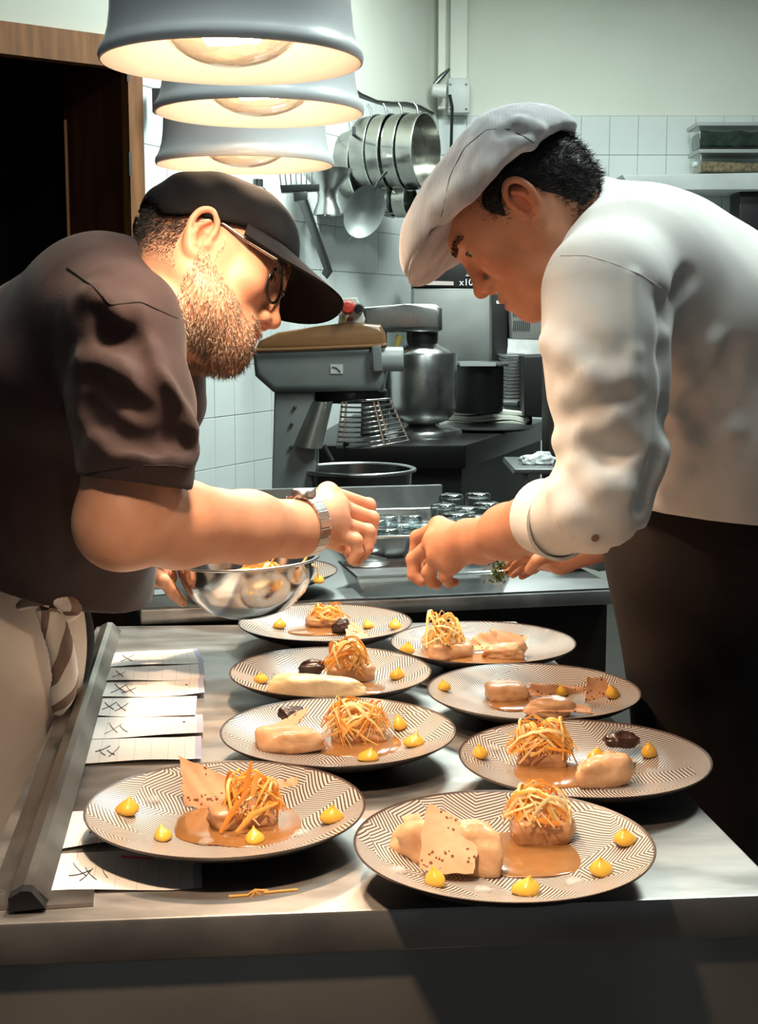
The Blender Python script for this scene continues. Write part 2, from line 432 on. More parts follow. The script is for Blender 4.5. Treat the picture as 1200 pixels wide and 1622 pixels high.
# trunking in the corner and the electrical box
TRUNK = mat('white_trunking', (.72, .74, .66), .5, var=.04)
mb = MB(); p0 = W(713, 0, 7.44); p1 = W(741, 0, 7.44); mb.box((p0.x, 7.44, 2.62), (p1.x, 7.49, CEIL), bev=.004); tag(mb.build('trim_1', TRUNK), kind='structure')
mb = MB(); p0 = W(694, 0, 7.40); p1 = W(706, 0, 7.40); mb.box((p0.x, 7.38, 2.52), (p1.x, 7.43, CEIL), bev=.004); tag(mb.build('trim_2', TRUNK), kind='structure')
BOXM = mat('junction_grey', (.55, .58, .56), .45, var=.05)
jb = thing('junction_box', 'grey electrical junction box in the corner below the white trunking', 'electrical box', W(715, 178, 7.4))
a = W(686, 178, 7.36); b = W(743, 127, 7.44)
mb = MB(); c0 = W(709, 178, 7.40); mb.box((c0.x, 7.37, a.z), (b.x, 7.46, b.z), bev=.006); rebase(jb, mb.build('body', BOXM, jb, 30))
mb = MB(); mb.lathe([(.001, 0), (.034, 0), (.036, .03), (.03, .07), (.001, .075)], 20, frame(W(706, 145, 7.3), (0, 1, 0), (-1, -.2, .1))); rebase(jb, mb.build('plug', mat('plug_grey', (.62, .63, .6), .4), jb, 40))
mb = MB(); mb.tube([W(688, 134, 7.3), W(700, 120, 7.3), W(712, 109, 7.32)], [.012, .013, .006], 8, flat=.5); rebase(jb, mb.build('lever', DARK_STEEL, jb, 40))
mb = MB()
for sx, sy in ((713, 133), (738, 133), (738, 172), (713, 172)): mb = MB(); mb.lathe([(.0005, 0), (.006, 0), (.006, .004), (.0005, .005)], 10, frame(W(sx, sy, 7.368), (1, 0, 0), (0, -1, 0))); rebase(jb, mb.build('screw', DARK_STEEL, jb))
mb = MB(); mb.tube([W(712, 150, 7.34), W(716, 170, 7.34), W(715, 200, 7.36), W(714, 240, 7.38)], .008, 8); tag(mb.build('power_cable', BLACK_PLASTIC, None, 40), 'black power cable dropping from the junction box behind the flat cap', 'cable')
mb = MB()
pts = []
for i in range(9):
    f = i / 8; p = CORNER.lerp(JOIN, .035 + f * .5); n = Vector((.904, -.4276, 0)) * .012
    pts.append(Vector((p.x, p.y, 2.5 + .02 * sin(f * 9) + .05 * f * (1 - f) * -1)) + n)
mb.tube(pts, .007, 8); tag(mb.build('wall_cable', BLACK_PLASTIC, None, 40), 'thin dark cable running along the left wall above the tiles', 'cable')
mb = MB(); a = W(905, 290, 7.485); b = W(932, 250, 7.485); mb.box((a.x - .004, 7.475, a.z - .004), (b.x + .004, 7.49, b.z + .004), m=1); mb.box((a.x + .003, 7.472, a.z + .004), (b.x - .003, 7.476, b.z - .004))
tag(mb.build('wall_sign', [mat('yellow_sign', (.78, .66, .18), .5, var=.05), BLACK_PLASTIC]), 'small yellow sign with black border on the tiles behind the flat cap', 'sign')
# ceiling tube fixtures
def tube_fixture(x, y, sx, sy, label):
    t = thing('ceiling_light', label, 'ceiling light', (x, y, CEIL), 0, 'ceiling lights')
    mb = MB(); mb.box((-sx / 2 - .03, -sy / 2 - .03, -.09), (sx / 2 + .03, sy / 2 + .03, -.001), bev=.01); mb.build('housing', TRUNK, t)
    mb = MB(); mb.box((-sx / 2, -sy / 2, -.1), (sx / 2, sy / 2, -.088)); mb.build('diffuser', emit('tube_glow', (.86, 1, .95), 2.5), t)
tube_fixture(.55, 5.3, 1.2, .5, 'long cool white ceiling light above the mixers, out of the picture')
tube_fixture(.1, 1.35, 1.0, .3, 'long cool white ceiling light above the pass, out of the picture')
tube_fixture(1.15, 2.75, 1.2, .4, 'long cool white ceiling light above the chef in white, out of the picture')
# ------------------------------------------------------------------ pass bench, back counter, heat lamps
BZ = .90
BENCH_TOP = mat('bench_steel', (.45, .425, .40), .46, .9, var=.14, vscale=7, stretch=(1, 3, 1), rvar=.1, bump=.06, bscale=70)
BENCH_SIDE = mat('bench_side_steel', (.36, .33, .30), .5, .9, var=.12, vscale=3, rvar=.06, bump=.05, bscale=120)
FL_, FR_ = PZ(-66, 1466, BZ), PZ(1246, 1416.5, BZ)
BL_, BR_ = PZ(152, 992, BZ), PZ(818, 984, BZ)
def inset(P, d):
    c = sum(P, Vector()) / 4; return [p + (c - p).normalized() * d for p in P]
bench = thing('pass_bench', 'stainless steel pass bench carrying eight plates under the heat lamps', 'bench', (0, 1.9, 0))
Q = [FL_, FR_, BR_, BL_]
def quad_prism(P, z0, z1, bev=0.0):
    bm = bmesh.new(); vb = [bm.verts.new((p.x, p.y, z0)) for p in P]; vt = [bm.verts.new((p.x, p.y, z1)) for p in P]
    n = len(P); bm.faces.new(vb[::-1]); bm.faces.new(vt)
    for i in range(n): bm.faces.new((vb[i], vb[(i + 1) % n], vt[(i + 1) % n], vt[i]))
    if bev: bmesh.ops.bevel(bm, geom=bm.edges[:], offset=bev, segments=2, affect='EDGES', profile=.5)
    bm.verts.index_update(); mb = MB(); mb.add([v.co.copy() for v in bm.verts], [[v.index for v in f.verts] for f in bm.faces]); bm.free(); return mb
rebase(bench, quad_prism(Q, BZ - .042, BZ, .003).build('worktop', BENCH_TOP, bench, 40))
Qi = inset(Q, .012)
rebase(bench, quad_prism(Qi, .12, BZ - .0425, .003).build('body', BENCH_SIDE, bench, 40))
for i, p in enumerate(inset(Q, .09)):
    mb = MB(); mb.lathe([(.001, 0), (.03, 0), (.03, .008), (.02, .012), (.02, .13), (.001, .13)], 14, Matrix.Translation((p.x, p.y, 0))); rebase(bench, mb.build('foot', STEEL, bench, 40))
# back counter, a little higher
KZ = .93
KL, KR = PZ(222, 963, KZ), PZ(986, 931, KZ)
kd = (KR - KL).normalized(); kn = Vector((-kd.y, kd.x, 0))
KDEP = 1.02
def KP(px, py): return PZ(px, py, KZ)
counter = thing('back_counter', 'dark steel back counter behind the pass with a bright front edge', 'counter', (0, 3.0, 0))
COUNTER_TOP = mat('counter_steel', (.20, .205, .205), .38, 1.0, var=.15, vscale=5, rvar=.1, bump=.04, bscale=60)
kq = [KL, KR, KR + kn * KDEP, KL + kn * KDEP]
rebase(counter, quad_prism(kq, KZ - .032, KZ - .004, .004).build('front_edge', STEEL_BRUSH, counter, 40))
rebase(counter, quad_prism(inset(kq, .006), KZ - .004, KZ, .001).build('worktop', COUNTER_TOP, counter, 40))
rebase(counter, quad_prism([KL + kn * .08, KR + kn * .08, KR + kn * KDEP, KL + kn * KDEP], .05, KZ - .0325).build('cabinet', mat('counter_body', (.018, .016, .015), .5, .3, var=.2), counter))
ku = KL + kn * (KDEP - .02); kv = KR + kn * (KDEP - .02) - kd * .1
mb = MB(); mb.hexa([ku, kv, kv + kn * .02, ku + kn * .02], [p + Vector((0, 0, .085)) for p in (ku, kv, kv + kn * .02, ku + kn * .02)])
rebase(counter, mb.build('upstand', STEEL_BRUSH, counter))
# ticket rail on the left edge
RAIL = mat('rail_metal', (.36, .33, .30), .35, .95, var=.15, vscale=9, stretch=(1, 1, 1), rvar=.1)
r0, r1 = PZ(38, 1440, BZ), PZ(172, 1003, BZ)
rd = (r1 - r0).normalized(); rn = Vector((rd.y, -rd.x, 0)); rlen = (r1 - r0).length
rail = thing('ticket_rail', 'long metal ticket rail along the left edge of the bench', 'ticket rail', r0)
RM = frame((0, 0, 0), rd, (0, 0, 1))       # x along the rail, y to the left
def rpart(name, prof, x0, x1, m, sm=None):
    mb = MB(); mb.hexa([RM @ Vector((x0, y, z)) for y, z in prof], [RM @ Vector((x1, y, z)) for y, z in prof]); return mb.build(name, m, rail, sm)
rpart('base_strip', [(-.006, .0005), (.034, .0005), (.034, .004), (-.006, .004)], 0, rlen, RAIL)
rpart('clamp', [(-.022, .006), (.0, .0042), (.010, .0042), (.012, .016), (.0, .022), (-.008, .021)], .004, rlen - .01, RAIL)
rpart('end_cap', [(-.021, .005), (.011, .003), (.0125, .0155), (.0, .0225), (-.0085, .0215)], -.012, .0035, BLACK_PLASTIC)
mb = MB(); mb.lathe([(.0005, 0), (.004, 0), (.004, .0015), (.0005, .002)], 10, RM @ Matrix.Translation((.03, .025, .004))); mb.build('rivet', STEEL, rail)
tb = thing('metal_tab', 'small flat metal plate poking out from under the front ticket', 'plate', PZ(115, 1425, BZ))
c = [PZ(70, 1441, BZ), PZ(148, 1436, BZ), PZ(150, 1412, BZ), PZ(80, 1416, BZ)]
mb = MB(); mb.hexa([p - Vector(tb.location) + Vector((0, 0, .0005)) for p in c], [p - Vector(tb.location) + Vector((0, 0, .004)) for p in c]); mb.build('strip', RAIL, tb)
# heat lamps
SHADE = mat('lamp_shade_grey', (.74, .77, .79), .36, .0, var=.04, vscale=3, coat=.3)
SHADE_IN = mat('lamp_shade_inner', (.86, .80, .74), .45, var=.03)
BULB = thin_glass('bulb_glass', (1, .97, .92), .22, .10)
FIL = emit('filament', (1.0, .78, .54), 75.0)
CORD = mat('lamp_cord', (.05, .05, .05), .6)
def heat_lamp(px, py, wpx, D, label, watt, p=None):
    if p is None: p = Vector((0, 0, CAM_Z)) + ray(px, py) * (F_PX * D / wpx)
    t = thing('heat_lamp', label, 'heat lamp', p, 0, 'heat lamps over the pass'); Rr = D / 2
    prof = [(1.0, .0), (1.008, .03), (1.0, .07), (.975, .105), (.955, .15), (.93, .24), (.915, .36), (.905, .55), (.895, .9), (.86, 1.12), (.74, 1.27), (.5, 1.36), (.27, 1.4), (.2, 1.46), (.19, 1.95), (.15, 2.0), (.04, 2.02)]
    mb = MB(); mb.lathe([(x * Rr, z * Rr) for x, z in prof], 64); sh = mb.build('shade', SHADE, t, 50)
    pin = [(1.0, .0), (.985, -.005), (.968, .02), (.955, .08), (.93, .15), (.90, .3), (.88, .6), (.86, 1.0), (.7, 1.22), (.3, 1.36), (.02, 1.38)]
    mb = MB(); mb.lathe([(x * Rr, z * Rr) for x, z in pin], 64); mb.build('reflector', SHADE_IN, t, 50)
    br = .54 * Rr
    bp = [(br * sin(a), br * .62 * -cos(a)) for a in [i * pi / 2 / 9 for i in range(10)]] + [(br * .97, br * .2), (br * .8, br * .55), (br * .5, br * .9), (br * .3, br * 1.15)]
    mb = MB(); mb.lathe([(max(x, .0004), z + .31 * Rr) for x, z in bp], 40); bu = mb.build('bulb', BULB, t, 60)
    mb = MB(); n = 40
    mb.tube([(Rr * (-.2 + .4 * i / n), .006 * cos(i * 1.6), Rr * .20 + .006 * sin(i * 1.6)) for i in range(n)], .0045, 6); mb.build('filament', FIL, bu)
    mb = MB(); mb.lathe([(.0004, Rr * .6), (.12 * Rr, Rr * .62), (.16 * Rr, Rr * .95), (.17 * Rr, 1.3 * Rr)], 20); mb.build('socket', mat('brass_socket', (.5, .4, .25), .4, .8), t, 40)
    mb = MB(); mb.tube([(0, 0, 2.0 * Rr), (0, 0, CEIL - p.z - .001)], .006, 8); mb.build('cord', CORD, t)
    # reflector bulb: its mirrored back throws the light down through the clear face
    l = bpy.data.lights.new('heat_lamp_light', 'SPOT'); l.energy = watt; l.color = LAMP_COL; l.shadow_soft_size = .03; l.spot_size = R(130); l.spot_blend = 1.0
    lo = bpy.data.objects.new('heat_lamp_light', l); COL.objects.link(lo); lo.parent = t; lo.location = (0, 0, .06 * Rr)
    return t
heat_lamp(367, 100, 415, .27, 'nearest and largest grey heat lamp, at the top left of the picture', LAMP_W * .56)
heat_lamp(411, 180, 330, .27, 'middle grey heat lamp, between the nearest and the farthest', LAMP_W * .62)
heat_lamp(388, 262, 280, .27, 'farthest and lowest grey heat lamp, right above the black cap', LAMP_W * .70)
# a fourth lamp of the row hangs nearer than the frame shows
heat_lamp(0, 0, 0, .27, 'grey heat lamp of the row nearest the viewer, above the picture', LAMP_W * 1.15, Vector((-.15, .94, 1.72)))
# ------------------------------------------------------------------ plates
def plate_material():
    m = bpy.data.materials.new('plate_hatched'); m.use_nodes = True; nt = m.node_tree; N = nt.nodes; L = nt.links
    b = N['Principled BSDF']; b.inputs['Roughness'].default_value = .32
    def math_(op, a, b_=None, c=None):
        n = N.new('ShaderNodeMath'); n.operation = op
        for i, x in enumerate((a, b_, c)):
            if x is None: continue
            if isinstance(x, (int, float)): n.inputs[i].default_value = x
            else: L.new(x, n.inputs[i])
        return n.outputs[0]
    tc = N.new('ShaderNodeTexCoord')
    nz = N.new('ShaderNodeTexNoise'); nz.inputs['Scale'].default_value = 14; nz.inputs['Detail'].default_value = 1; L.new(tc.outputs['Object'], nz.inputs['Vector'])
    sx = N.new('ShaderNodeSeparateXYZ'); L.new(tc.outputs['Object'], sx.inputs[0])
    x, y = sx.outputs[0], sx.outputs[1]
    # cells: angular sectors, alternately split, each with its own line direction -> feather / herringbone hatching
    vor = N.new('ShaderNodeTexVoronoi'); vor.inputs['Scale'].default_value = 11.0; vor.voronoi_dimensions = '2D'; vor.inputs['Randomness'].default_value = .8
    mp = N.new('ShaderNodeMapping'); mp.inputs['Location'].default_value = (.31, .17, 0); L.new(tc.outputs['Object'], mp.inputs[0]); L.new(mp.outputs[0], vor.inputs['Vector'])
    sc = N.new('ShaderNodeSeparateColor'); L.new(vor.outputs['Color'], sc.inputs[0])
    ang = math_('MULTIPLY', math_('FLOOR', math_('MULTIPLY', sc.outputs[0], 4.0)), pi / 4)
    ang = math_('ADD', ang, .35)
    ca = math_('COSINE', ang); sa = math_('SINE', ang)
    u = math_('ADD', math_('MULTIPLY', x, ca), math_('MULTIPLY', y, sa))
    v = math_('SUBTRACT', math_('MULTIPLY', y, ca), math_('MULTIPLY', x, sa))
    zig = math_('PINGPONG', v, .035)                      # chevrons inside a cell
    u2 = math_('ADD', u, math_('MULTIPLY', zig, .55))
    u2 = math_('ADD', u2, math_('MULTIPLY', nz.outputs['Fac'], .012))
    s = math_('SINE', math_('MULTIPLY', u2, 2 * pi / .0043))
    mr = N.new('ShaderNodeMapRange'); mr.inputs[1].default_value = -.45; mr.inputs[2].default_value = .05; L.new(s, mr.inputs[0])
    rad = math_('SQRT', math_('ADD', math_('MULTIPLY', x, x), math_('MULTIPLY', y, y)))
    rim = N.new('ShaderNodeMapRange'); rim.inputs[1].default_value = .1420; rim.inputs[2].default_value = .1435; rim.inputs[3].default_value = 1; rim.inputs[4].default_value = 0; L.new(rad, rim.inputs[0])
    up = math_('GREATER_THAN', N.new('ShaderNodeNewGeometry').outputs['Normal'] if False else sx.outputs[2], -1)
    fac = math_('MULTIPLY', mr.outputs[0], rim.outputs[0])
    mx = N.new('ShaderNodeMix'); mx.data_type = 'RGBA'; L.new(fac, mx.inputs[0])
    mx.inputs[6].default_value = (.075, .045, .034, 1); mx.inputs[7].default_value = (.52, .465, .41, 1)
    L.new(mx.outputs[2], b.inputs['Base Color'])
    bp = N.new('ShaderNodeBump'); bp.inputs['Strength'].default_value = .35; bp.inputs['Distance'].default_value = .0006; L.new(fac, bp.inputs['Height']); L.new(bp.outputs[0], b.inputs['Normal'])
    return m
PLATE_M = plate_material()
PLATE_U = mat('plate_underside', (.02, .014, .012), .35)
PR = .1455
def ptop(r): return .0135 + .0265 * max(0, (r - .055) / (PR - .055)) ** 1.7
prof_t = [(.0005, ptop(0))] + [(r, ptop(r)) for r in [.03, .055, .07, .085, .1, .115, .13, .138, .1430]] + [(PR - .0005, .0402), (PR, .0395)]
prof_u = [(PR, .0395), (PR - .001, .0375), (.13, .0285), (.1, .0165), (.07, .009), (.062, .0), (.056, .0), (.052, .006), (.0005, .007)]
_m = MB(); _m.lathe(prof_t, 96, m=0); _m.lathe(prof_u, 96, m=1)
PLATE_ME = _m.mesh('plate', [PLATE_M, PLATE_U], 50)
PLATES = []
def plate(cx, cy, rot, label, rim_z=.94, zb=BZ):
    p = PZ(cx, cy, zb + .04); o = obj('dinner_plate', PLATE_ME); o.location = (p.x, p.y, zb + .0005); o.rotation_euler = (0, 0, rot)
    tag(o, label, 'plate', 'hatched plates on the pass'); PLATES.append(o); return o
def on_plate(pl, px, py, lift=0.0):
    z = pl.location.z + .014
    for _ in range(6):
        q = PZ(px, py, z); r = (Vector((q.x, q.y)) - Vector((pl.location.x, pl.location.y))).length
        z = pl.location.z + ptop(min(r, .146)) + .0005
    return Vector((q.x, q.y, z + lift))
_lab = ['hatched brown and cream plate at the front right corner of the bench', 'hatched plate at the front left, beside the last order ticket',
        'hatched plate second from the front in the right row', 'hatched plate second from the front in the left row',
        'hatched plate third from the front in the right row, without a nest', 'hatched plate third from the front in the left row',
        'hatched plate farthest back in the right row', 'hatched plate farthest back in the left row, under the steel bowl']
_pp = [PZ(*q, BZ + .04) for q in ((798, 1326), (366, 1263), (920, 1192), (531, 1151), (843, 1091), (523, 1071), (765, 1020), (517, 985))]
for _ in range(1500):                      # rims may touch but not cut into one another
    for i in range(8):
        for j in range(i):
            d_ = _pp[i] - _pp[j]
            if d_.length < 2 * PR + .0004: e_ = d_.normalized() * (2 * PR + .0006 - d_.length) * .15; e_ = Vector((e_.x * .5, e_.y * 1.5, 0)); _pp[i] += e_; _pp[j] -= e_
PL = []
for i in range(8):
    o = obj('dinner_plate', PLATE_ME); o.location = (_pp[i].x, _pp[i].y, BZ + .0004); o.rotation_euler = (0, 0, (.3, 1.9, 3.2, 4.4, 5.3, .9, 2.6, 4.0)[i])
    tag(o, _lab[i], 'plate', 'hatched plates on the pass'); PL.append(o)
pl1, pl2, pl3, pl4, pl5, pl6, pl7, pl8 = PL
# ------------------------------------------------------------------ people
def skin_mat(name, c, c2):
    m = mat(name, c, .48, var=.12, vscale=26, bump=.12, bscale=240, sss=.18, sssc=(1, .3, .15), color2=c2, spec=.4)
    nt = m.node_tree; N = nt.nodes; L = nt.links; b = N['Principled BSDF']
    src = b.inputs['Base Color'].links[0].from_socket
    at = N.new('ShaderNodeVertexColor'); at.layer_name = 'tint'
    mx = N.new('ShaderNodeMix'); mx.data_type = 'RGBA'; mx.blend_type = 'MULTIPLY'; mx.inputs[0].default_value = 1
    L.new(src, mx.inputs[6]); L.new(at.outputs[0], mx.inputs[7]); L.new(mx.outputs[2], b.inputs['Base Color'])
    return m
def hair_mat(name):
    m = mat(name, (1, 1, 1), .55); nt = m.node_tree; at = nt.nodes.new('ShaderNodeVertexColor'); at.layer_name = 'tint'
    nt.links.new(at.outputs[0], nt.nodes['Principled BSDF'].inputs['Base Color']); return m
SKIN_A = skin_mat('skin_fair', (.60, .30, .19), (.67, .36, .235))
SKIN_B = skin_mat('skin_tan', (.50, .22, .125), (.58, .27, .16))
HAIR = hair_mat('hair_strands')

class Head:
    def __init__(s, canal, near, fwd, up, scale):
        f = Vector(fwd).normalized(); u = Vector(up); u = (u - f * u.dot(f)).normalized(); l = u.cross(f)
        s.f, s.l, s.u, s.s = f, l, u, scale
        s.c = Vector(canal) - l * (near * .072 * scale)
        s.Rm = np.array([[f[i], l[i], u[i]] for i in range(3)])
    def __call__(s, x, y, z): return s.c + (s.f * x + s.l * y + s.u * z) * s.s
    def local(s, P): return ((P - np.array(s.c)) @ s.Rm) / s.s
    def M(s):
        m = Matrix.Identity(4)
        for i in range(3): m[i][0] = s.f[i] * s.s; m[i][1] = s.l[i] * s.s; m[i][2] = s.u[i] * s.s; m[i][3] = s.c[i]
        return m
def rot_y(a): return np.array([[cos(a), 0, sin(a)], [0, 1, 0], [-sin(a), 0, cos(a)]])
def head_sdf(S, H, nose=1.0, full=1.0, jz=1.0):
    s = H.s; Hr = H
    def H(x, y, z): return Hr(x, y, z if z > -.035 or x < .01 else -.035 + (z + .035) * jz)
    H.Rm = Hr.Rm
    def E(c, r, k=.012, mode='u', ry=0): S.ell(H(*c), [q * s for q in r], H.Rm @ rot_y(ry), k * s, mode)
    def C(a, b, ra, rb, k=.01, mode='u'): S.cone(H(*a), H(*b), ra * s, rb * s, k * s, mode)
    E((-.002, 0, .045), (.099, .074, .082)); E((.045, 0, .045), (.053, .060, .056), .03)
    E((.045, 0, -.03), (.046, .055 * full, .07), .03)
    for q in (-1, 1):
        C((.0, q * .053, -.045), (.04, q * .042 * full, -.085), .020, .018, .03); C((.04, q * .042 * full, -.085), (.078, q * .014, -.101), .018, .015, .025)
        E((.066, q * .044, -.012), (.020, .017, .018), .03)
        E((.0, q * .060, .0), (.03, .014, .04), .02)
    C((.08, -.008, -.100), (.08, .008, -.100), .0165, .0165, .02)
    E((.080, 0, -.062), (.022, .030, .026), .02)                        # muzzle
    C((.086, -.036, .036), (.0965, -.012, .034), .0085, .009, .014); C((.086, .036, .036), (.0965, .012, .034), .0085, .009, .014)
    for q in (-1, 1):
        S.ball(H(.104, q * .032, .014), .0145 * s, .014 * s, 's')
        S.ball(H(.0785, q * .031, .015), .0142 * s, .005 * s)
        C((.0905, q * .022, .0125), (.0855, q * .043, .0120), .0022, .002, .003)   # lower lid crease bulge
        C((.0925, q * .020, .0205), (.0868, q * .044, .0195), .0028, .0022, .003)
    for q in (-1, 1): C((.0955, q * .0225, .0158), (.0900, q * .0415, .0152), .0040, .0034, .002, 's')
    C((.0975, 0, .026), (.110 * 1, 0, -.016), .0065, .0085, .012); E((.1125 * nose, 0, -.024), (.0125, .0115, .0105), .008)
    for q in (-1, 1):
        E((.1005, q * .0125, -.029), (.0115, .0078, .0088), .006); S.ball(H(.1065, q * .0068, -.037), .0042 * s, .003 * s, 's')
    C((.094, -.016, -.060), (.1005, 0, -.0585), .0045, .0056, .007); C((.094, .016, -.060), (.1005, 0, -.0585), .0045, .0056, .007)
    C((.092, -.014, -.0715), (.0985, 0, -.0715), .005, .0066, .007); C((.092, .014, -.0715), (.0985, 0, -.0715), .005, .0066, .007)
    C((.100, -.021, -.0650), (.1065, 0, -.0645), .0018, .0018, .004, 's'); C((.100, .021, -.0650), (.1065, 0, -.0645), .0018, .0018, .004, 's')
    for q in (-1, 1):                                                   # ears
        Y = lambda a: q * a
        E((-.009, Y(.0755), .006), (.0155, .0045, .028), .004, ry=-.2)
        pts = [(.0045, .078, .004), (.006, .080, .018), (.001, .084, .031), (-.010, .087, .037), (-.021, .088, .030), (-.0255, .087, .015), (-.0235, .084, .0), (-.017, .080, -.014), (-.008, .077, -.024), (.0, .074, -.026)]
        rr = [.0028, .0032, .0036, .0038, .0040, .0038, .0036, .0038, .0055, .005]
        fp = []; fr_ = []
        for i in range(len(pts) - 1):
            p0, p1, p2, p3 = [Vector(pts[max(0, min(len(pts) - 1, i + k))]) for k in (-1, 0, 1, 2)]
            for t_ in (0, .33, .67):
                fp.append(.5 * (2 * p1 + (p2 - p0) * t_ + (2 * p0 - 5 * p1 + 4 * p2 - p3) * t_ ** 2 + (3 * p1 - p0 - 3 * p2 + p3) * t_ ** 3)); fr_.append((rr[i] * (1 - t_) + rr[i + 1] * t_) * s)
        fp.append(Vector(pts[-1])); fr_.append(rr[-1] * s)
        S.chain([H(a[0], Y(a[1]), a[2]) for a in fp], fr_, .003 * s)
        S.chain([H(-.006, Y(.083), .024), H(-.0145, Y(.085), .012), H(-.0155, Y(.083), .0), H(-.009, Y(.080), -.012)], [.003 * s] * 4, .004 * s)
        E((-.0045, Y(.083), -.001), (.0078, .0085, .0105), .004, 's')
        C((.0035, Y(.076), -.003), (.0035, Y(.079), -.007), .0042, .0038, .004)
def hand_sdf(S, wrist, fingers, thumb, rw=.028, fr=1.0):
    for f in fingers: S.cone(wrist, f[0], rw * .62, .0135 * fr, .016)
    for a, b in zip(fingers[:-1], fingers[1:]): S.cone(a[0], b[0], .0125 * fr, .0125 * fr, .010)
    mid = (wrist + fingers[1][0] + fingers[2][0]) / 3; S.ball(mid, .018 * fr, .02)
    for i, f in enumerate(fingers):
        q = (.0098, .0102, .0096, .0085)[i] * fr
        S.cone(f[0], f[1], q * 1.12, q, .005); S.cone(f[1], f[2], q, q * .9, .0018); S.cone(f[2], f[3], q * .9, q * .72, .0015)
        S.ball(f[1], q * 1.07, .004)
    S.cone(wrist, thumb[0], rw * .6, .016 * fr, .014); S.cone(thumb[0], thumb[1], .016 * fr, .0118 * fr, .008); S.cone(thumb[1], thumb[2], .0118 * fr, .0105 * fr, .002); S.cone(thumb[2], thumb[3], .0105 * fr, .008 * fr, .0015)
def nails(name, fingers, thumb, parent, m):
    me = None
    for f in list(fingers) + [thumb]:
        d = (f[3] - f[2]).normalized(); v = (f[2] - f[1]).normalized(); up = (v - d * v.dot(d))
        if up.length < .05: up = Vector((0, 0, 1))
        mb = MB(); mb.lathe([(.0004, .0009), (.0035, .0006), (.0048, -.0004), (.005, -.0012)], 10, frame(f[3] + up.normalized() * .0058, d, up), sx=1.25)
        mb.build(name, m, parent, 60)
def strands(name, base, dirs, lens, rad, cols, parent, seed=0, curl=.35):
    rs = np.random.RandomState(seed); n = len(base)
    d = dirs / np.linalg.norm(dirs, axis=1, keepdims=True)
    a = rs.normal(size=(n, 3)); a -= (a * d).sum(1, keepdims=True) * d; a /= np.linalg.norm(a, axis=1, keepdims=True); b = np.cross(d, a)
    mid = base + d * lens[:, None] * .5 + a * (lens * curl * rs.uniform(-.5, .5, n))[:, None]
    tip = base + d * lens[:, None] + b * (lens * curl * rs.uniform(-1, 1, n))[:, None]
    V = np.empty((n, 7, 3), np.float32)
    for i in range(3):
        o = a * cos(i * 2.094) + b * sin(i * 2.094)
        V[:, i] = base + o * rad; V[:, 3 + i] = mid + o * rad * .8
    V[:, 6] = tip
    F = []
    tpl = [(0, 1, 4), (0, 4, 3), (1, 2, 5), (1, 5, 4), (2, 0, 3), (2, 3, 5), (3, 4, 6), (4, 5, 6), (5, 3, 6)]
    F = (np.array(tpl)[None] + (np.arange(n) * 7)[:, None, None]).reshape(-1, 3)
    me = bpy.data.meshes.new(name); me.from_pydata(V.reshape(-1, 3).tolist(), [], F.tolist())
    color_attr(me, 'tint', np.repeat(cols, 7, 0).astype(np.float32)); me.materials.append(HAIR)
    return obj(name, me, None, parent)
def surf_line(S, pts, rad, name, m, parent, lift=.0009, flat=1.0, sub=12):
    P = []
    for (a, b), (c, d) in zip(pts[:-1], pts[1:]):
        for i in range(sub): P.append(S.hit(a + (c - a) * i / sub, b + (d - b) * i / sub))
    P.append(S.hit(*pts[-1]))
    for _ in range(3): P = [P[0]] + [(P[i - 1] + P[i] * 2 + P[i + 1]) / 4 for i in range(1, len(P) - 1)] + [P[-1]]
    mb = MB(); mb.tube([p + Vector((0, -lift, lift * .3)) for p in P], rad, 6, flat=flat); return mb.build(name, m, parent, 60)
def fold(S, pts, r, depth, k=.02, mode='u'):
    P = [S.hit(*p) for p in pts]
    rr = Vector((0, 1, 0)); S.chain([p + rr * depth for p in P], [r] * len(P), k, mode)

FAB_A = mat('aubergine_cotton', (.026, .012, .0135), .85, var=.18, vscale=30, bump=.15, bscale=400, sheen=.12)
FAB_DARK = mat('black_cotton', (.008, .006, .006), .85, var=.2, vscale=20, bump=.1, bscale=300)
FAB_APRON = mat('cream_apron_cotton', (.80, .74, .66), .85, var=.06, vscale=14, bump=.2, bscale=300)
FAB_TIE = mat('brown_stripe_cotton', (.26, .18, .14), .85, var=.1, vscale=30)
FAB_TROU = mat('dark_brown_trousers', (.013, .008, .0065), .85, var=.25, vscale=12, bump=.15, bscale=200)
CAP_A = mat('black_cap_cotton', (.009, .0075, .008), .9, var=.2, vscale=30, bump=.2, bscale=350, spec=.2)
def weave_mat(name, c, c2):
    m = mat(name, c, .85, var=.05, vscale=10, color2=c2, sheen=.15); nt = m.node_tree; N = nt.nodes; L = nt.links; b = N['Principled BSDF']
    tc = N.new('ShaderNodeTexCoord'); w1 = N.new('ShaderNodeTexWave'); w1.bands_direction = 'Z'; w1.inputs['Scale'].default_value = 150; w1.inputs['Distortion'].default_value = .6
    w2 = N.new('ShaderNodeTexWave'); w2.bands_direction = 'X'; w2.inputs['Scale'].default_value = 120; w2.inputs['Distortion'].default_value = .6
    L.new(tc.outputs['Object'], w1.inputs[0]); L.new(tc.outputs['Object'], w2.inputs[0])
    ad = N.new('ShaderNodeMath'); ad.operation = 'ADD'; L.new(w1.outputs['Fac'], ad.inputs[0]); L.new(w2.outputs['Fac'], ad.inputs[1])
    bp = N.new('ShaderNodeBump'); bp.inputs['Strength'].default_value = .10; bp.inputs['Distance'].default_value = .0006
    L.new(ad.outputs[0], bp.inputs['Height']); L.new(bp.outputs[0], b.inputs['Normal']); return m
FAB_WHITE = weave_mat('white_jacket_weave', (.76, .74, .71), (.82, .80, .77))
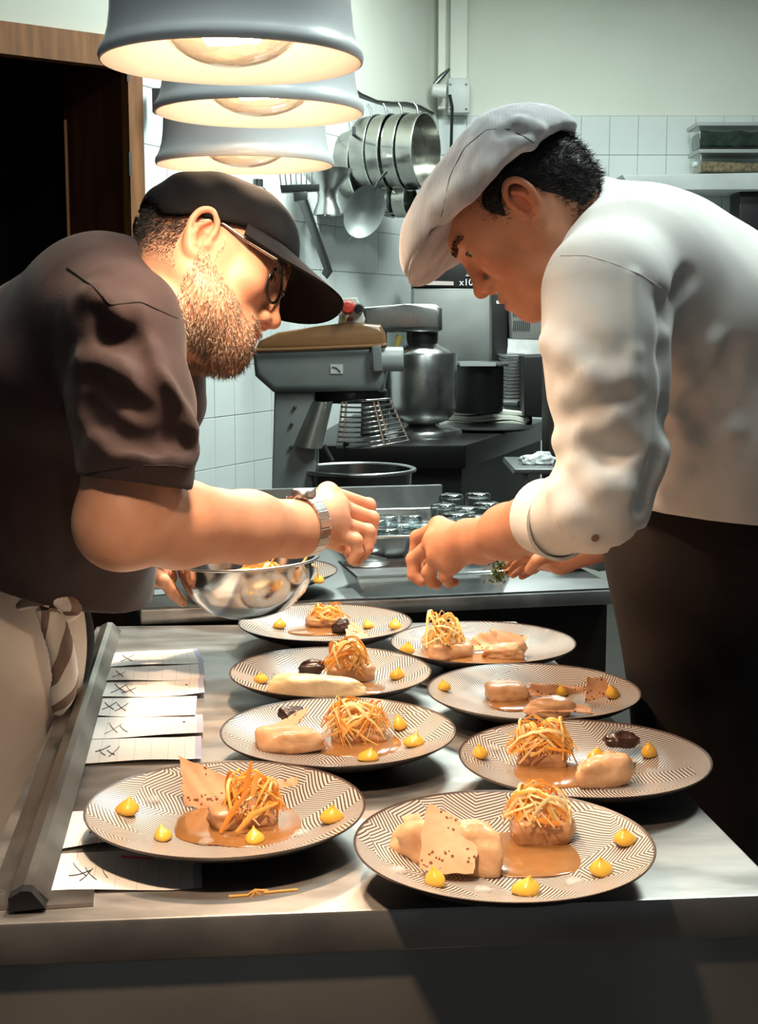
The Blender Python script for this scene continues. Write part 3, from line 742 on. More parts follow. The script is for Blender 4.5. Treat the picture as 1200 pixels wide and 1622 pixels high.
def linen_mat():
    m = mat('grey_linen', (.31, .305, .32), .9, var=.2, vscale=34, stretch=(1, 1, .4), color2=(.54, .53, .545), sheen=.2, detail=6); nt = m.node_tree; N = nt.nodes; L = nt.links; b = N['Principled BSDF']
    tc = N.new('ShaderNodeTexCoord'); w1 = N.new('ShaderNodeTexWave'); w1.inputs['Scale'].default_value = 75; w1.inputs['Distortion'].default_value = 2.5; w1.inputs['Detail'].default_value = 3
    L.new(tc.outputs['Object'], w1.inputs[0])
    src = b.inputs['Base Color'].links[0].from_socket
    mx = N.new('ShaderNodeMix'); mx.data_type = 'RGBA'; mx.blend_type = 'MULTIPLY'; mx.inputs[0].default_value = .05; L.new(src, mx.inputs[6]); L.new(w1.outputs['Color'], mx.inputs[7]); L.new(mx.outputs[2], b.inputs['Base Color'])
    bp = N.new('ShaderNodeBump'); bp.inputs['Strength'].default_value = .08; bp.inputs['Distance'].default_value = .001; L.new(w1.outputs['Fac'], bp.inputs['Height']); L.new(bp.outputs[0], b.inputs['Normal'])
    return m
LINEN = linen_mat()
NAIL = mat('finger_nail', (.72, .46, .38), .3)
EYE_W = mat('eye_white', (.75, .72, .68), .2); EYE_D = mat('eye_iris', (.03, .018, .012), .15)
def band_ring(c, axis, ref, rx, ry, h, th, a0=0, a1=2 * pi, n=40, flare=0.0):   # collar or cuff band
    M = frame(c, ref, axis); g = []
    for i in range(n + 1):
        a = a0 + (a1 - a0) * i / n; row = []
        for q in range(5):
            f = q / 4; e = 1 + flare * (f - .5); row.append(M @ Vector((rx * e * cos(a), ry * e * sin(a), (f - .5) * h)))
        g.append(row)
    return MB().sheet(g, thick=th)

# ================================================================== the bearded chef on the left
pa = thing('person', 'bearded person in dark aubergine shirt, black cap and glasses, leaning over the plates', 'person', (-.55, 1.95, 0))
HA = Head(W(325, 384, 1.665), -1, (.909, -.018, -.416), (.37, .50, .787), .93)
SA = SDF(); head_sdf(SA, HA, 1.0, 1.08, .68)
# fuller jaw and chin under the beard
for q in (-1, 1): SA.cone(HA(.02, q * .05, -.062), HA(.07, q * .022, -.088), .020, .019, .03)
SA.cone(HA(.076, -.012, -.084), HA(.076, .012, -.084), .018, .019, .02)
nb = W(212, 505, 1.79)
SA.cone(HA(-.022, 0, -.02), nb, .060, .066, .03)
SA.cone(HA(.02, 0, -.07), W(250, 520, 1.78), .045, .06, .03)
shR, elR, wrR = W(205, 520, 1.62), W(196, 826, 1.56), W(466, 838, 1.80)
shL, elL, wrL = W(230, 520, 1.98), W(120, 830, 2.06), W(212, 893, 2.10)
SA.cone(nb, W(95, 760, 1.86), .06, .08, .04); SA.cone(W(95, 760, 1.86), Vector((-.57, 1.96, .95)), .08, .08, .04)
SA.cone(nb, shR, .05, .05, .03); SA.cone(nb, shL, .05, .05, .03)
SA.cone(shR, W(204, 680, 1.575), .052, .054, .03); SA.cone(W(204, 680, 1.575), elR, .054, .046, .03)
f1 = elR.lerp(wrR, .28); f2 = elR.lerp(wrR, .7)
SA.ball(W(186, 832, 1.56), .045, .02)
SA.cone(elR, f1 + Vector((0, 0, .001)), .047, .0505, .03); SA.cone(f1, f2, .0505, .043, .02); SA.cone(f2, wrR, .043, .035, .02)
SA.cone(shL, elL, .05, .042, .02); SA.cone(elL, wrL, .046, .03, .02)
hR = [[W(519, 781, 1.90), W(583, 801, 1.96), W(589, 836, 1.965), W(575, 866, 1.955)],
      [W(534, 802, 1.895), W(588, 822, 1.935), W(585, 855, 1.93), W(569, 880, 1.92)],
      [W(535, 828, 1.88), W(582, 842, 1.905), W(581, 868, 1.90), W(566, 888, 1.895)],
      [W(526, 848, 1.865), W(563, 856, 1.88), W(566, 874, 1.88), W(557, 888, 1.88)]]
tR = [W(505, 846, 1.91), W(532, 858, 1.95), W(551, 868, 1.955), W(562, 888, 1.935)]
SA.cone(wrR, W(492, 824, 1.835), .033, .030, .02)
hand_sdf(SA, W(490, 822, 1.835), hR, tR, .034, 1.06)
SA.cone(W(238, 903, 2.09), W(262, 914, 2.10), .026, .018, .012)
hL = [[W(240, 902, 2.055), W(258, 920, 2.045), W(269, 934, 2.05), W(277, 944, 2.06)],
      [W(243, 904, 2.080), W(262, 922, 2.070), W(274, 938, 2.075), W(284, 950, 2.085)],
      [W(240, 900, 2.11), W(260, 922, 2.11), W(275, 942, 2.115), W(290, 955, 2.12)],
      [W(242, 896, 2.135), W(260, 918, 2.14), W(276, 938, 2.145), W(290, 950, 2.145)]]
tL = [W(228, 890, 2.06), W(248, 884, 2.05), W(266, 884, 2.06), W(282, 888, 2.075)]
hand_sdf(SA, wrL, hL, tL, .03)
me = SA.mesh('body', .0021)
V = verts_np(me); Lc = HA.local(V)
t = np.ones((len(V), 3), np.float32)
def blot(c, r, col, amt=1.0):
    w = np.clip(1 - np.linalg.norm((Lc - np.array(c)) / np.array(r), axis=1), 0, 1)[:, None] * amt; return w, np.array(col)
for q in (-1, 1):
    for c, r, col, am in (((-.01, q * .082, .006), (.03, .02, .045), (1.05, .62, .55), .9), ((.07, q * .045, -.015), (.035, .03, .035), (1.05, .72, .66), .7)):
        w, col = blot(c, r, col, am); t = t * (1 - w) + t * w * col
for c, r, col, am in (((.1, 0, -.058), (.02, .028, .012), (.9, .45, .42), 1.0), ((.112, 0, -.025), (.03, .025, .025), (1.05, .68, .62), .8)):
    w, col = blot(c, r, col, am); t = t * (1 - w) + t * w * col
color_attr(me, 'tint', t); me.materials.append(SKIN_A)
body_a = rebase(pa, obj('body', me, None, pa)); Nn = normals_np(me)
# beard
x, y, z = Lc[:, 0], Lc[:, 1], Lc[:, 2]
m1 = (x > -.002) & (x < .1) & (z < -.012 - .55 * np.clip(x - .005, 0, 1)) & (z > -.118)
side = (x > -.004) & (x < .022) & (z < .03) & (z > -.05) & (np.abs(y) > .055) & (np.abs(y) < .074)
must = (x > .084) & (z < -.0405) & (z > -.0525) & (np.abs(y) < .034)
lips = (x > .090) & (z < -.0525) & (z > -.068) & (np.abs(y) < .021)
jawlow = (x > .0) & (z < -.06) & (z > -.118) & (np.linalg.norm(Lc - np.array([.03, 0, -.08]), axis=1) < .085)
bd = (m1 | must | side | jawlow) & ~lips
rs = np.random.RandomState(4); idx = np.nonzero(bd)[0]; idx = rs.choice(idx, min(6500, len(idx) * 3), replace=True)
dl = np.stack([.25 + 0 * idx, .0 * idx, -1 + 0. * idx], 1) + rs.normal(size=(len(idx), 3)) * .35
dw = dl @ HA.Rm.T + Nn[idx] * .55
zz, xx = Lc[idx, 2], Lc[idx, 0]
ln = np.where(side[idx], .006, np.where(must[idx], .009, .007 + .005 * np.clip((-zz - .07) / .05, 0, 1))) * rs.uniform(.6, 1.2, len(idx))
tone = rs.rand(len(idx), 1); dark = np.clip((xx - .03) / .05, 0, 1)[:, None] * (rs.rand(len(idx), 1) < .30)
cols = (np.array([.46, .37, .29]) * (.65 + .45 * tone)) * (1 - dark) + np.array([.20, .11, .06]) * dark
o = strands('beard', V[idx] + rs.normal(size=(len(idx), 3)) * .0008, dw, ln, .00038, cols, pa, 5); rebase(pa, o); o['label'] = 'short grey and white beard'
# short dark hair under the cap at the nape, and the eyebrow
hd = (x < -.006) & (z < .045) & (z > -.055 - .2 * x) & (np.linalg.norm(Lc - np.array([0, 0, .03]), axis=1) < .115) & ~((np.abs(y) > .0725) & (x > -.03))
idx = rs.choice(np.nonzero(hd)[0], 3500); dw = (np.array([[-.5, 0, -1]]) + rs.normal(size=(3500, 3)) * .25) @ HA.Rm.T + Nn[idx] * .35
fade = np.clip((Lc[idx, 2] + .045) / .05, .1, 1)
rebase(pa, strands('hair', V[idx], dw, .008 * fade * rs.uniform(.6, 1.2, 3500), .0004, np.array([.03, .022, .018]) * rs.uniform(.5, 2.2, (3500, 1)), pa, 6))
eb = (x > .075) & (z > .030) & (z < .043) & (np.abs(y) > .014) & (np.abs(y) < .046)
for q in (-1, 1):
    idx = rs.choice(np.nonzero(eb & (y * q > 0))[0], 200); dw = np.stack([.1 + 0 * idx, np.sign(Lc[idx, 1]) * 1.0, .2 + 0. * idx], 1) @ HA.Rm.T + Nn[idx] * .25
    rebase(pa, strands('eyebrow', V[idx], dw, .009 * rs.uniform(.6, 1.1, 200), .00035, np.array([.08, .05, .035]) * rs.uniform(.6, 2, (200, 1)), pa, 7 + q))
def eyes(H, parent, x=.0795, look=(.9, 0, -.35)):
    for q in (-1, 1):
        mb = MB(); c = H(x, q * .031, .0155); r = .0126 * H.s; d = (H.f * look[0] + H.u * look[2]).normalized()
        mb.lathe([(r * sin(a), -r * cos(a)) for a in [.001] + [i * pi / 12 for i in range(1, 12)] + [pi - .001]], 20, frame(c, H.l, d))
        e = rebase(parent, mb.build('eye', EYE_W, parent, 80))
        mb = MB(); mb.lathe([(max(r * sin(a), .0002), r * 1.02 * cos(a)) for a in [0, .2, .4, .6, .8]], 18, frame(c, H.l, d)); mb.build('iris', EYE_D, e, 80)
        mb = MB(); mb.tube([H(.0945, q * .0205, .0190), H(.0935, q * .029, .0210), H(.0905, q * .038, .0200), H(.0862, q * .0445, .0165)], [.0006 * H.s, .0011 * H.s, .0011 * H.s, .0005 * H.s], 6); mb.build('eyelashes', mat('lash_dark', (.012, .008, .006), .7), e, 60)
eyes(HA, pa)
# cap
SC_ = SDF(); s = HA.s
SC_.ell(HA(-.004, 0, .046), [.1075 * s, .086 * s, .090 * s], HA.Rm, .01)
SC_.ell(HA(.03, 0, .062), [.077 * s, .076 * s, .066 * s], HA.Rm, .03)
pn = (HA.f * -.24 + HA.u * 1.0) * -1
SC_.ell(HA(-.004, 0, .036), [.102 * s, .0795 * s, .086 * s], HA.Rm, .003, 's')
SC_.plane(HA(-.01, 0, .028), pn, .003)
SC_.warp(lambda p: .0016 * wob(p, 60, 3) + .0010 * np.sin(p @ np.array([120, 30, 90], np.float32)))
me = SC_.mesh('cap', .003); me.materials.append(CAP_A)
cap = rebase(pa, obj('cap', me, None, pa))
g = []
for i in range(25):
    u = -1 + 2 * i / 24; row = []
    for j in range(9):
        v = j / 8; xb = .104 * math.sqrt(max(0, 1 - (u * .93) ** 2)); ybase = .083 * u
        Lb = .082 * math.sqrt(max(0, 1 - abs(u) ** 3.2)) + .003
        xx_ = xb + Lb * v; yy_ = ybase * (1 + .06 * v)
        zz_ = .032 + .25 * xb + .006 - .020 * abs(u) ** 2 * (.1 + .9 * v) - .30 * Lb * v
        row.append(HA(xx_, yy_, zz_))
    g.append(row)
mb = MB(); mb.sheet(g[::-1], thick=.0035); rebase(pa, mb.build('brim', CAP_A, cap, 50)).matrix_parent_inverse = Matrix.Identity(4)
mb = MB(); mb.lathe([(.0004, .004), (.004, .003), (.006, 0), (.006, -.003)], 14, frame(HA(0, 0, .1375), HA.f, HA.u)); mb.build('button', CAP_A, cap, 60)
# glasses
GLS = mat('glasses_black', (.012, .011, .012), .25); GLT = mat('glasses_temple', (.32, .28, .25), .3, .8)
gl = rebase(pa, obj('glasses', MB().tube([HA(.1065, -.010, .018), HA(.111, 0, .0205), HA(.1065, .010, .018)], .0018 * s, 8).mesh('glasses', GLS, 60), None, pa))
for q in (-1, 1):
    c = Vector((.1035, q * .034, .006)); n = 28
    pt = [HA(c.x + .004 - .36 * (.0245 + .0245 * cos(a)), c.y + q * .0235 * cos(a), c.z + .0205 * sin(a)) for a in [2 * pi * i / n for i in range(n)]]
    mb = MB(); mb.tube(pt, .0020 * s, 8, closed=True); mb.build('rim', GLS, gl, 60)
    mb = MB(); ctr = sum(pt, Vector()) / n; mb.add([ctr] + pt, [(0, i + 1, (i + 1) % n + 1) for i in range(n)]); mb.build('lens', thin_glass('spectacle_lens', (.97, .97, .97), .1), gl)
    mb = MB(); mb.tube([HA(.099, q * .0585, .012), HA(.096, q * .066, .0185), HA(.088, q * .0745, .020)], .0032 * s, 8); mb.build('hinge', GLS, gl, 60)
    mb = MB(); mb.tube([HA(.091, q * .0735, .020), HA(.05, q * .0765, .0245), HA(.012, q * .0795, .031), HA(-.004, q * .080, .031), HA(-.018, q * .082, .018)], [.0029 * s, .0026 * s, .002 * s, .0018 * s, .0018 * s], 8); mb.build('temple', GLT, gl, 60)
# shirt
SS = SDF()
SS.ell((-.40, 1.80, 1.375), (.135, .20, .135), None, .03)
SS.ell((-.43, 1.86, 1.25), (.15, .19, .19), None, .05); SS.ell((-.475, 1.93, 1.09), (.155, .175, .17), None, .06); SS.ell((-.52, 1.94, 1.02), (.16, .17, .12), None, .05)
SS.cone(W(160, 475, 1.72), W(222, 500, 1.765), .085, .066, .05)
SS.cone(W(155, 505, 1.66), W(186, 522, 1.625), .084, .072, .04)
SS.cone(W(188, 525, 1.615), W(211, 640, 1.58), .071, .069, .03); SS.cone(W(212, 640, 1.58), W(216, 752, 1.555), .069, .067, .02)
SS.cone(W(245, 510, 1.92), W(170, 720, 2.02), .075, .068, .03)
SS.cone(W(240, 560, 1.76), W(262, 640, 1.78), .06, .05, .06)
SS.warp(lambda p: .0035 * wob(p, 26, 1) + .0015 * wob(p, 60, 8))
for pts in (((136, 575), (200, 594), (250, 645), (298, 712)), ((229, 559), (250, 616), (296, 677)), ((160, 700), (215, 722), (285, 726)), ((150, 470), (175, 500), (205, 490))):
    fold(SS, pts, .010, .005, .022)
for pts in (((146, 600), (232, 650), (272, 668)), ((154, 498), (172, 530), (193, 540)), ((229, 693), (272, 690), (297, 704)), ((140, 640), (190, 690), (240, 705)), ((215, 540), (240, 600), (278, 655))):
    fold(SS, pts, .008, -.003, .018, 's')
hd_ = (elR - W(212, 640, 1.58)).normalized()
SS.cone(W(215, 780, 1.558), W(214, 830, 1.556), .059, .059, .004, 's')                 # hollow sleeve end
SS.plane(W(216, 766, 1.555), (hd_.x - .05, hd_.y, hd_.z), .002, lo=np.array(W(216, 766, 1.555)) - .085, hi=np.array(W(216, 766, 1.555)) + .085)
SS.cone(HA(-.02, 0, -.03), W(268, 478, 1.755), .062, .064, .004, 's')
SS.plane((-.45, 1.8, 1.085), (-.35, 0, -1), .004)
me = SS.mesh('shirt', .0037); me.materials.append(FAB_A)
shirt = rebase(pa, obj('shirt', me, None, pa)); shirt['label'] = 'dark aubergine short-sleeved chef shirt'
mb = band_ring(W(270, 474, 1.752), (.86, 0, .50), (0, 1, 0), .074, .073, .034, .004, flare=-.05); mb.build('collar', mat('black_collar', (.012, .008, .009), .8), shirt, 60)
surf_line(SS, [(107, 425), (150, 456), (175, 484), (222, 478), (280, 505)], .0012, 'seam', FAB_DARK, shirt)
surf_line(SS, [(133, 752), (170, 745), (220, 738), (270, 738), (300, 742)], .0011, 'seam', FAB_DARK, shirt)
# trousers and apron
ST = SDF(); ST.ell((-.57, 1.99, .97), (.15, .165, .15), None, .03); ST.cone((-.57, 1.88, .86), (-.58, 1.86, .05), .085, .06, .05); ST.cone((-.57, 2.08, .86), (-.58, 2.08, .05), .085, .06, .05)
for yy in (1.86, 2.08): ST.ell((-.55, yy, .045), (.13, .05, .05), None, .02); 
ST.plane((0, 0, .001), (0, 0, -1), .002)
me = ST.mesh('trousers', .009); me.materials.append(FAB_DARK); rebase(pa, obj('trousers', me, None, pa))
SP = SDF(); SP.ell((-.59, 1.93, .98), (.172, .165, .22), None, .05); SP.ell((-.63, 1.90, .70), (.175, .155, .28), None, .08)
SP.plane((-.45, 1.8, 1.10), (.25, .1, 1), .004); SP.plane((0, 0, .45), (0, 0, -1), .004)
SP.warp(lambda p: .004 * wob(p * np.array([1, 1, .45], np.float32), 30, 12))
me = SP.mesh('apron', .006); me.materials.append(FAB_APRON); apron = rebase(pa, obj('apron', me, None, pa)); apron['label'] = 'cream waist apron with brown striped tie'
def twist(pts, r, name, par, turns, n=70):
    P = []; m_ = len(pts) - 1
    for i in range(n + 1):
        f = i / n * m_; k_ = min(int(f), m_ - 1); P.append(Vector(pts[k_]).lerp(Vector(pts[k_ + 1]), f - k_))
    for _ in range(6): P = [P[0]] + [(P[i - 1] + P[i] * 2 + P[i + 1]) / 4 for i in range(1, n)] + [P[-1]]
    mb = MB(); q = 14; pv = None; vs = []
    for i, p in enumerate(P):
        t_ = (P[min(i + 1, n)] - P[max(i - 1, 0)]).normalized(); u_ = Vector((1, 0, 0)); u_ = (u_ - t_ * u_.dot(t_)).normalized(); w_ = t_.cross(u_)
        ff = i / n; rr = r * (.35 + .65 * min(1, 5 * ff, 3.2 * (1 - ff) + .15))
        for j in range(q):
            a = 2 * pi * j / q + turns * 2 * pi * ff; bump = 1 + .12 * cos(2 * (a - 2 * pi * j / q) + 4 * pi * j / q)
            vs.append(p + (u_ * cos(a) + w_ * sin(a)) * rr * bump)
    fs = []; mi = []
    for i in range(n):
        for j in range(q): fs.append((i * q + j, i * q + (j + 1) % q, (i + 1) * q + (j + 1) % q, (i + 1) * q + j)); mi.append(1 if j % 7 in (0, 1, 2) else 0)
    mb.v = [tuple(v) for v in vs]; mb.f = fs; mb.mi = mi
    return mb.build(name, [FAB_APRON, FAB_TIE], par, 60)
twist([W(62, 965, 1.77), W(84, 985, 1.755), W(98, 1030, 1.755), W(104, 1075, 1.765), W(96, 1110, 1.78), W(92, 1128, 1.79)], .0155, 'tie_end', apron, 1.4)
twist([W(30, 962, 1.775), W(55, 945, 1.765), W(80, 938, 1.755), W(104, 950, 1.76), W(112, 962, 1.77), W(98, 975, 1.765), W(76, 966, 1.76)], .0145, 'tie_knot', apron, .8)
# wrist watch: steel bracelet of links and a case
wt = rebase(pa, obj('watch', MB().lathe([(.0004, .006), (.014, .006), (.0165, .003), (.0165, -.003), (.0004, -.003)], 24, frame(W(466, 838, 1.80) + Vector((.012, .01, .0455)), (1, .3, 0), (.25, .1, 1))).mesh('watch', STEEL, 40), None, pa))
wd = (wrR - elR).normalized(); wc = W(478, 832, 1.815)
WM = frame(wc, (0, 0, 1), wd + Vector((0, 0, -.12)))
for i in range(22):
    a = 2 * pi * i / 22; Ml = WM @ Matrix.Rotation(a, 4, 'Z') @ Matrix.Translation((.0405, 0, 0))
    mb = MB(); mb.box((-.0018, -.0056, -.0105), (.0018, .0056, .0105), Ml, bev=.0012); mb.build('link', STEEL, wt)
# ================================================================== the young chef in white on the right
pb = thing('person', 'young person in white chef jacket and grey flat cap, bending over the plates', 'person', (.45, 1.95, 0))
HB = Head(W(828, 333, 1.70), 1, (-.705, .13, -.70), (-.56, .20, .789), .93)
SB = SDF(); head_sdf(SB, HB, 1.0, .96, .80)
nbB = W(962, 425, 1.80)
SB.cone(HB(-.03, 0, -.015), nbB, .056, .062, .03); SB.cone(HB(.015, 0, -.07), W(935, 455, 1.80), .042, .055, .03)
shl, ell_, wrl = W(965, 460, 1.63), W(945, 792, 1.585), W(762, 857, 1.835)
shr, elr, wrr = W(975, 470, 1.98), W(1010, 830, 2.05), W(888, 882, 2.16)
SB.cone(nbB, W(1110, 560, 1.83), .06, .08, .04); SB.cone(W(1110, 560, 1.83), W(1140, 860, 1.88), .08, .08, .04)
SB.cone(nbB, shl, .05, .05, .03); SB.cone(nbB, shr, .05, .05, .03)
SB.cone(shl, ell_, .048, .042, .02)
g1 = ell_.lerp(wrl, .35)
SB.cone(ell_, g1, .040, .041, .02); SB.cone(g1, ell_.lerp(wrl, .75), .041, .033, .02); SB.cone(ell_.lerp(wrl, .75), wrl, .033, .0275, .02)
SB.cone(shr, elr, .045, .04, .02); SB.cone(elr, wrr, .04, .026, .02)
hl = [[W(695, 834, 1.925), W(661, 851, 1.965), W(656, 882, 1.965), W(664, 900, 1.955)],
      [W(687, 858, 1.905), W(655, 886, 1.93), W(655, 911, 1.925), W(666, 921, 1.92)],
      [W(695, 882, 1.885), W(679, 907, 1.90), W(683, 922, 1.905), W(692, 926, 1.915)],
      [W(714, 893, 1.868), W(705, 913, 1.875), W(711, 923, 1.885), W(720, 922, 1.895)]]
tl = [W(735, 868, 1.915), W(706, 878, 1.965), W(684, 888, 1.985), W(668, 902, 1.985)]
SB.cone(wrl, W(742, 856, 1.855), .027, .026, .02)
hand_sdf(SB, W(742, 856, 1.855), hl, tl, .031, 1.0)
hr = [[W(852, 868, 2.19), W(822, 872, 2.205), W(806, 884, 2.205), W(798, 896, 2.20)],
      [W(853, 876, 2.215), W(825, 884, 2.23), W(811, 895, 2.23), W(803, 905, 2.225)],
      [W(857, 884, 2.235), W(832, 893, 2.25), W(820, 903, 2.25), W(812, 910, 2.245)],
      [W(862, 890, 2.25), W(845, 900, 2.265), W(833, 908, 2.265), W(826, 913, 2.26)]]
tr = [W(880, 876, 2.15), W(865, 880, 2.135), W(850, 888, 2.135), W(838, 902, 2.15)]
hand_sdf(SB, wrr, hr, tr, .028, .95)
me = SB.mesh('body', .0021)
V = verts_np(me); Lc = HB.local(V); t = np.ones((len(V), 3), np.float32)
for q in (-1, 1):
    for c, r, col, am in (((-.01, q * .082, .006), (.03, .02, .045), (1.08, .62, .52), .9), ((.07, q * .045, -.02), (.04, .03, .04), (1.05, .75, .66), .7)):
        w, col = blot(c, r, col, am); t = t * (1 - w) + t * w * col
for c, r, col, am in (((.1, 0, -.059), (.02, .028, .012), (.85, .45, .40), 1.0), ((.112, 0, -.025), (.03, .025, .025), (1.05, .75, .66), .6)):
    w, col = blot(c, r, col, am); t = t * (1 - w) + t * w * col
color_attr(me, 'tint', t); me.materials.append(SKIN_B)
rebase(pb, obj('body', me, None, pb)); Nn = normals_np(me)
eyes(HB, pb)
x, y, z = Lc[:, 0], Lc[:, 1], Lc[:, 2]
eb = (x > .058) & (z > .030 + .1 * (np.abs(y) - .02)) & (z < .039 + .1 * (np.abs(y) - .02)) & (np.abs(y) > .012) & (np.abs(y) < .054)
for q, nm in ((-1, 'eyebrow'), (1, 'eyebrow')):
    idx = rs.choice(np.nonzero(eb & (y * q > 0))[0], 260); dw = np.stack([.1 + 0 * idx, np.sign(Lc[idx, 1]) * 1.0, .15 + 0. * idx], 1) @ HB.Rm.T + Nn[idx] * .05
    rebase(pb, strands(nm, V[idx], dw, (.0065 * rs.uniform(.6, 1.1, 260)), .00036, np.array([.02, .013, .01]) * rs.uniform(.6, 1.6, (260, 1)), pb, 8 + q))
# dark hair: a cropped mass plus loose strands
e1 = Vector((-.734, .16, -.679)).normalized(); e2 = Vector((-.60, .28, .75)); e2 = (e2 - e1 * e2.dot(e1)).normalized(); e3 = e1.cross(e2)
RC = np.array([[e1[i], e2[i], e3[i]] for i in range(3)])
cc = W(776, 322, HB(0, 0, .05).y)
def CP(a, b, c): return cc + e1 * a + e2 * b + e3 * c
SH = SDF(); s = HB.s
SH.ell(HB(-.008, 0, .044), [.100 * s, .0785 * s, .082 * s], HB.Rm, .01)
SH.ell(HB(-.040, 0, .005), [.066 * s, .066 * s, .075 * s], HB.Rm, .02)
for q in (-1, 1): SH.cone(HB(.018, q * .067, .035), HB(.016, q * .0655, .004), .011, .006, .012)
SH.ball(HB(.07, 0, -.03), .088 * s, .01, 's')
for q in (-1, 1): SH.ell(HB(-.008, q * .085, .0), [.026 * s, .03 * s, .036 * s], HB.Rm, .006, 's')
SH.plane(HB(-.06, 0, -.05), tuple(-(HB.u * 1.0 + HB.f * .55)), .008)
SH.plane(CP(0, .006, 0), tuple(e2), .004)
SH.warp(lambda p: .0018 * wob(p, 130, 5))
me2 = SH.mesh('hair', .003); me2.materials.append(mat('black_hair', (.008, .006, .006), .5, var=.3, vscale=60, bump=.6, bscale=160, stretch=(1, 1, 1)))
hair = rebase(pb, obj('hair', me2, None, pb)); hair['label'] = 'short black hair under the cap'
Vh = verts_np(me2); Nh = normals_np(me2); n_ = 6500; idx = rs.choice(len(Vh), n_)
Lh = HB.local(Vh[idx]); dw = (np.array([[-.7, 0, -.7]]) + rs.normal(size=(n_, 3)) * .35) @ HB.Rm.T + Nh[idx] * .45
o = strands('hair_strands', Vh[idx], dw, .012 * rs.uniform(.5, 1.2, n_), .0005, np.array([.010, .007, .006]) * rs.uniform(.5, 2.2, (n_, 1)), hair, 11); o['kind'] = 'stuff'
# flat cap
SK = SDF()
SK.ell(CP(-.006, .000, 0), (.130, .078, .096), RC, .01); SK.ell(CP(-.050, .006, 0), (.082, .076, .092), RC, .03)
SK.ell(CP(.06, -.004, 0), (.078, .048, .084), RC, .03)
SK.ell(CP(-.02, -.03, 0), (.112, .085, .086), RC, .004, 's')
SK.plane(CP(0, -.004, 0), tuple(-e2), .004)
SK.warp(lambda p: .0022 * wob(p, 45, 6) + .0012 * wob(p, 110, 7))
fold(SK, [(850, 215), (835, 207), (815, 205), (795, 210)], .006, -.001, .01, 's'); fold(SK, [(868, 222), (850, 206), (825, 192)], .006, .002, .01); fold(SK, [(862, 238), (840, 228), (815, 224)], .005, .002, .01)
fold(SK, [(700, 330), (735, 300), (770, 270)], .008, .005, .02); fold(SK, [(690, 370), (720, 350), (760, 310)], .006, -.002, .016, 's')
me3 = SK.mesh('flat_cap', .003); me3.materials.append(LINEN); fc = rebase(pb, obj('flat_cap', me3, None, pb)); fc['label'] = 'grey linen flat cap'
surf_line(SK, [(664, 405), (690, 372), (702, 330), (712, 280), (735, 235), (770, 206), (805, 205), (830, 217), (858, 236)], .0007, 'seam', mat('dark_thread', (.06, .055, .055), .9), fc)
SBr = SDF(); SBr.ell(CP(.082, .000, 0), (.060, .0085, .076), RC @ np.array([[cos(.16), -sin(.16), 0], [sin(.16), cos(.16), 0], [0, 0, 1]]).T, .004)
SBr.warp(lambda p: .0008 * wob(p, 60, 16))
me3 = SBr.mesh('brim', .0025); me3.materials.append(LINEN); obj('brim', me3, None, fc)
# jacket
SJ = SDF()
def EJ(px, py, Y, r, k=.05, Rm=None): SJ.ell(W(px, py, Y), r, Rm, k)
EJ(1012, 432, 1.82, (.118, .185, .112)); EJ(1100, 515, 1.83, (.145, .19, .135)); EJ(1160, 650, 1.84, (.155, .185, .17)); EJ(1150, 775, 1.85, (.150, .17, .13), .06)
SJ.cone(W(985, 440, 1.70), W(960, 468, 1.635), .085, .072, .05)
SJ.chain([W(960, 460, 1.625), W(957, 540, 1.61), W(962, 620, 1.60), W(972, 705, 1.59), W(946, 795, 1.582)], [.071, .069, .066, .058, .056], .025)
SJ.cone(W(946, 795, 1.582), W(872, 822, 1.665), .056, .045, .02)
SJ.cone(W(985, 480, 1.95), W(1010, 760, 2.03), .075, .065, .03)
SJ.cone(W(915, 365, 1.795), W(975, 415, 1.80), .070, .085, .03)
SJ.warp(lambda p: .0030 * wob(p, 22, 21) + .0013 * wob(p, 55, 28))
for pts in (((1001, 440), (1003, 560), (1004, 640), (1004, 722)),): fold(SJ, pts, .006, .004, .012)
for pts in (((905, 626), (942, 611), (990, 596)), ((920, 734), (950, 770), (985, 776)), ((870, 545), (905, 560), (930, 590)), ((1065, 640), (1095, 590), (1130, 545)), ((1065, 715), (1105, 700), (1160, 680)), ((1050, 790), (1080, 740), (1090, 700)), ((890, 700), (930, 690), (975, 660)), ((885, 780), (905, 815), (930, 845))):
    fold(SJ, pts, .009, .0066, .022)
for pts in (((1050, 478), (1055, 560), (1056, 650), (1045, 730), (1018, 800)), ((1060, 500), (1075, 460), (1088, 440)), ((1130, 640), (1150, 590), (1160, 555)), ((930, 700), (965, 720), (1000, 715)), ((1060, 680), (1090, 650), (1120, 610))):
    fold(SJ, pts, .006, -.0045, .02, 's')
hc = W(862, 826, 1.672); ax = (wrl - ell_).normalized()
SJ.cone(W(890, 815, 1.64), W(800, 845, 1.76), .039, .039, .003, 's')
SJ.plane(hc, tuple(ax), .003, lo=np.array(hc) - .075, hi=np.array(hc) + .075)
SJ.cone(HB(-.03, 0, -.02), W(925, 378, 1.795), .060, .062, .004, 's')
SJ.plane(W(1100, 822, 1.70), (-.08, 0, -1), .004, lo=np.array(W(1130, 900, 1.85)) - np.array([.19, .3, .3]), hi=np.array(W(1130, 815, 1.85)) + np.array([.35, .3, .06]))
me4 = SJ.mesh('jacket', .0037); me4.materials.append(FAB_WHITE)
jk = rebase(pb, obj('jacket', me4, None, pb)); jk['label'] = 'white long-sleeved chef jacket with rolled cuffs'
mb = band_ring(W(912, 366, 1.795), (-.90, 0, .43), (0, 1, 0), .070, .072, .036, .004, flare=-.08); mb.build('collar', FAB_WHITE, jk, 60)
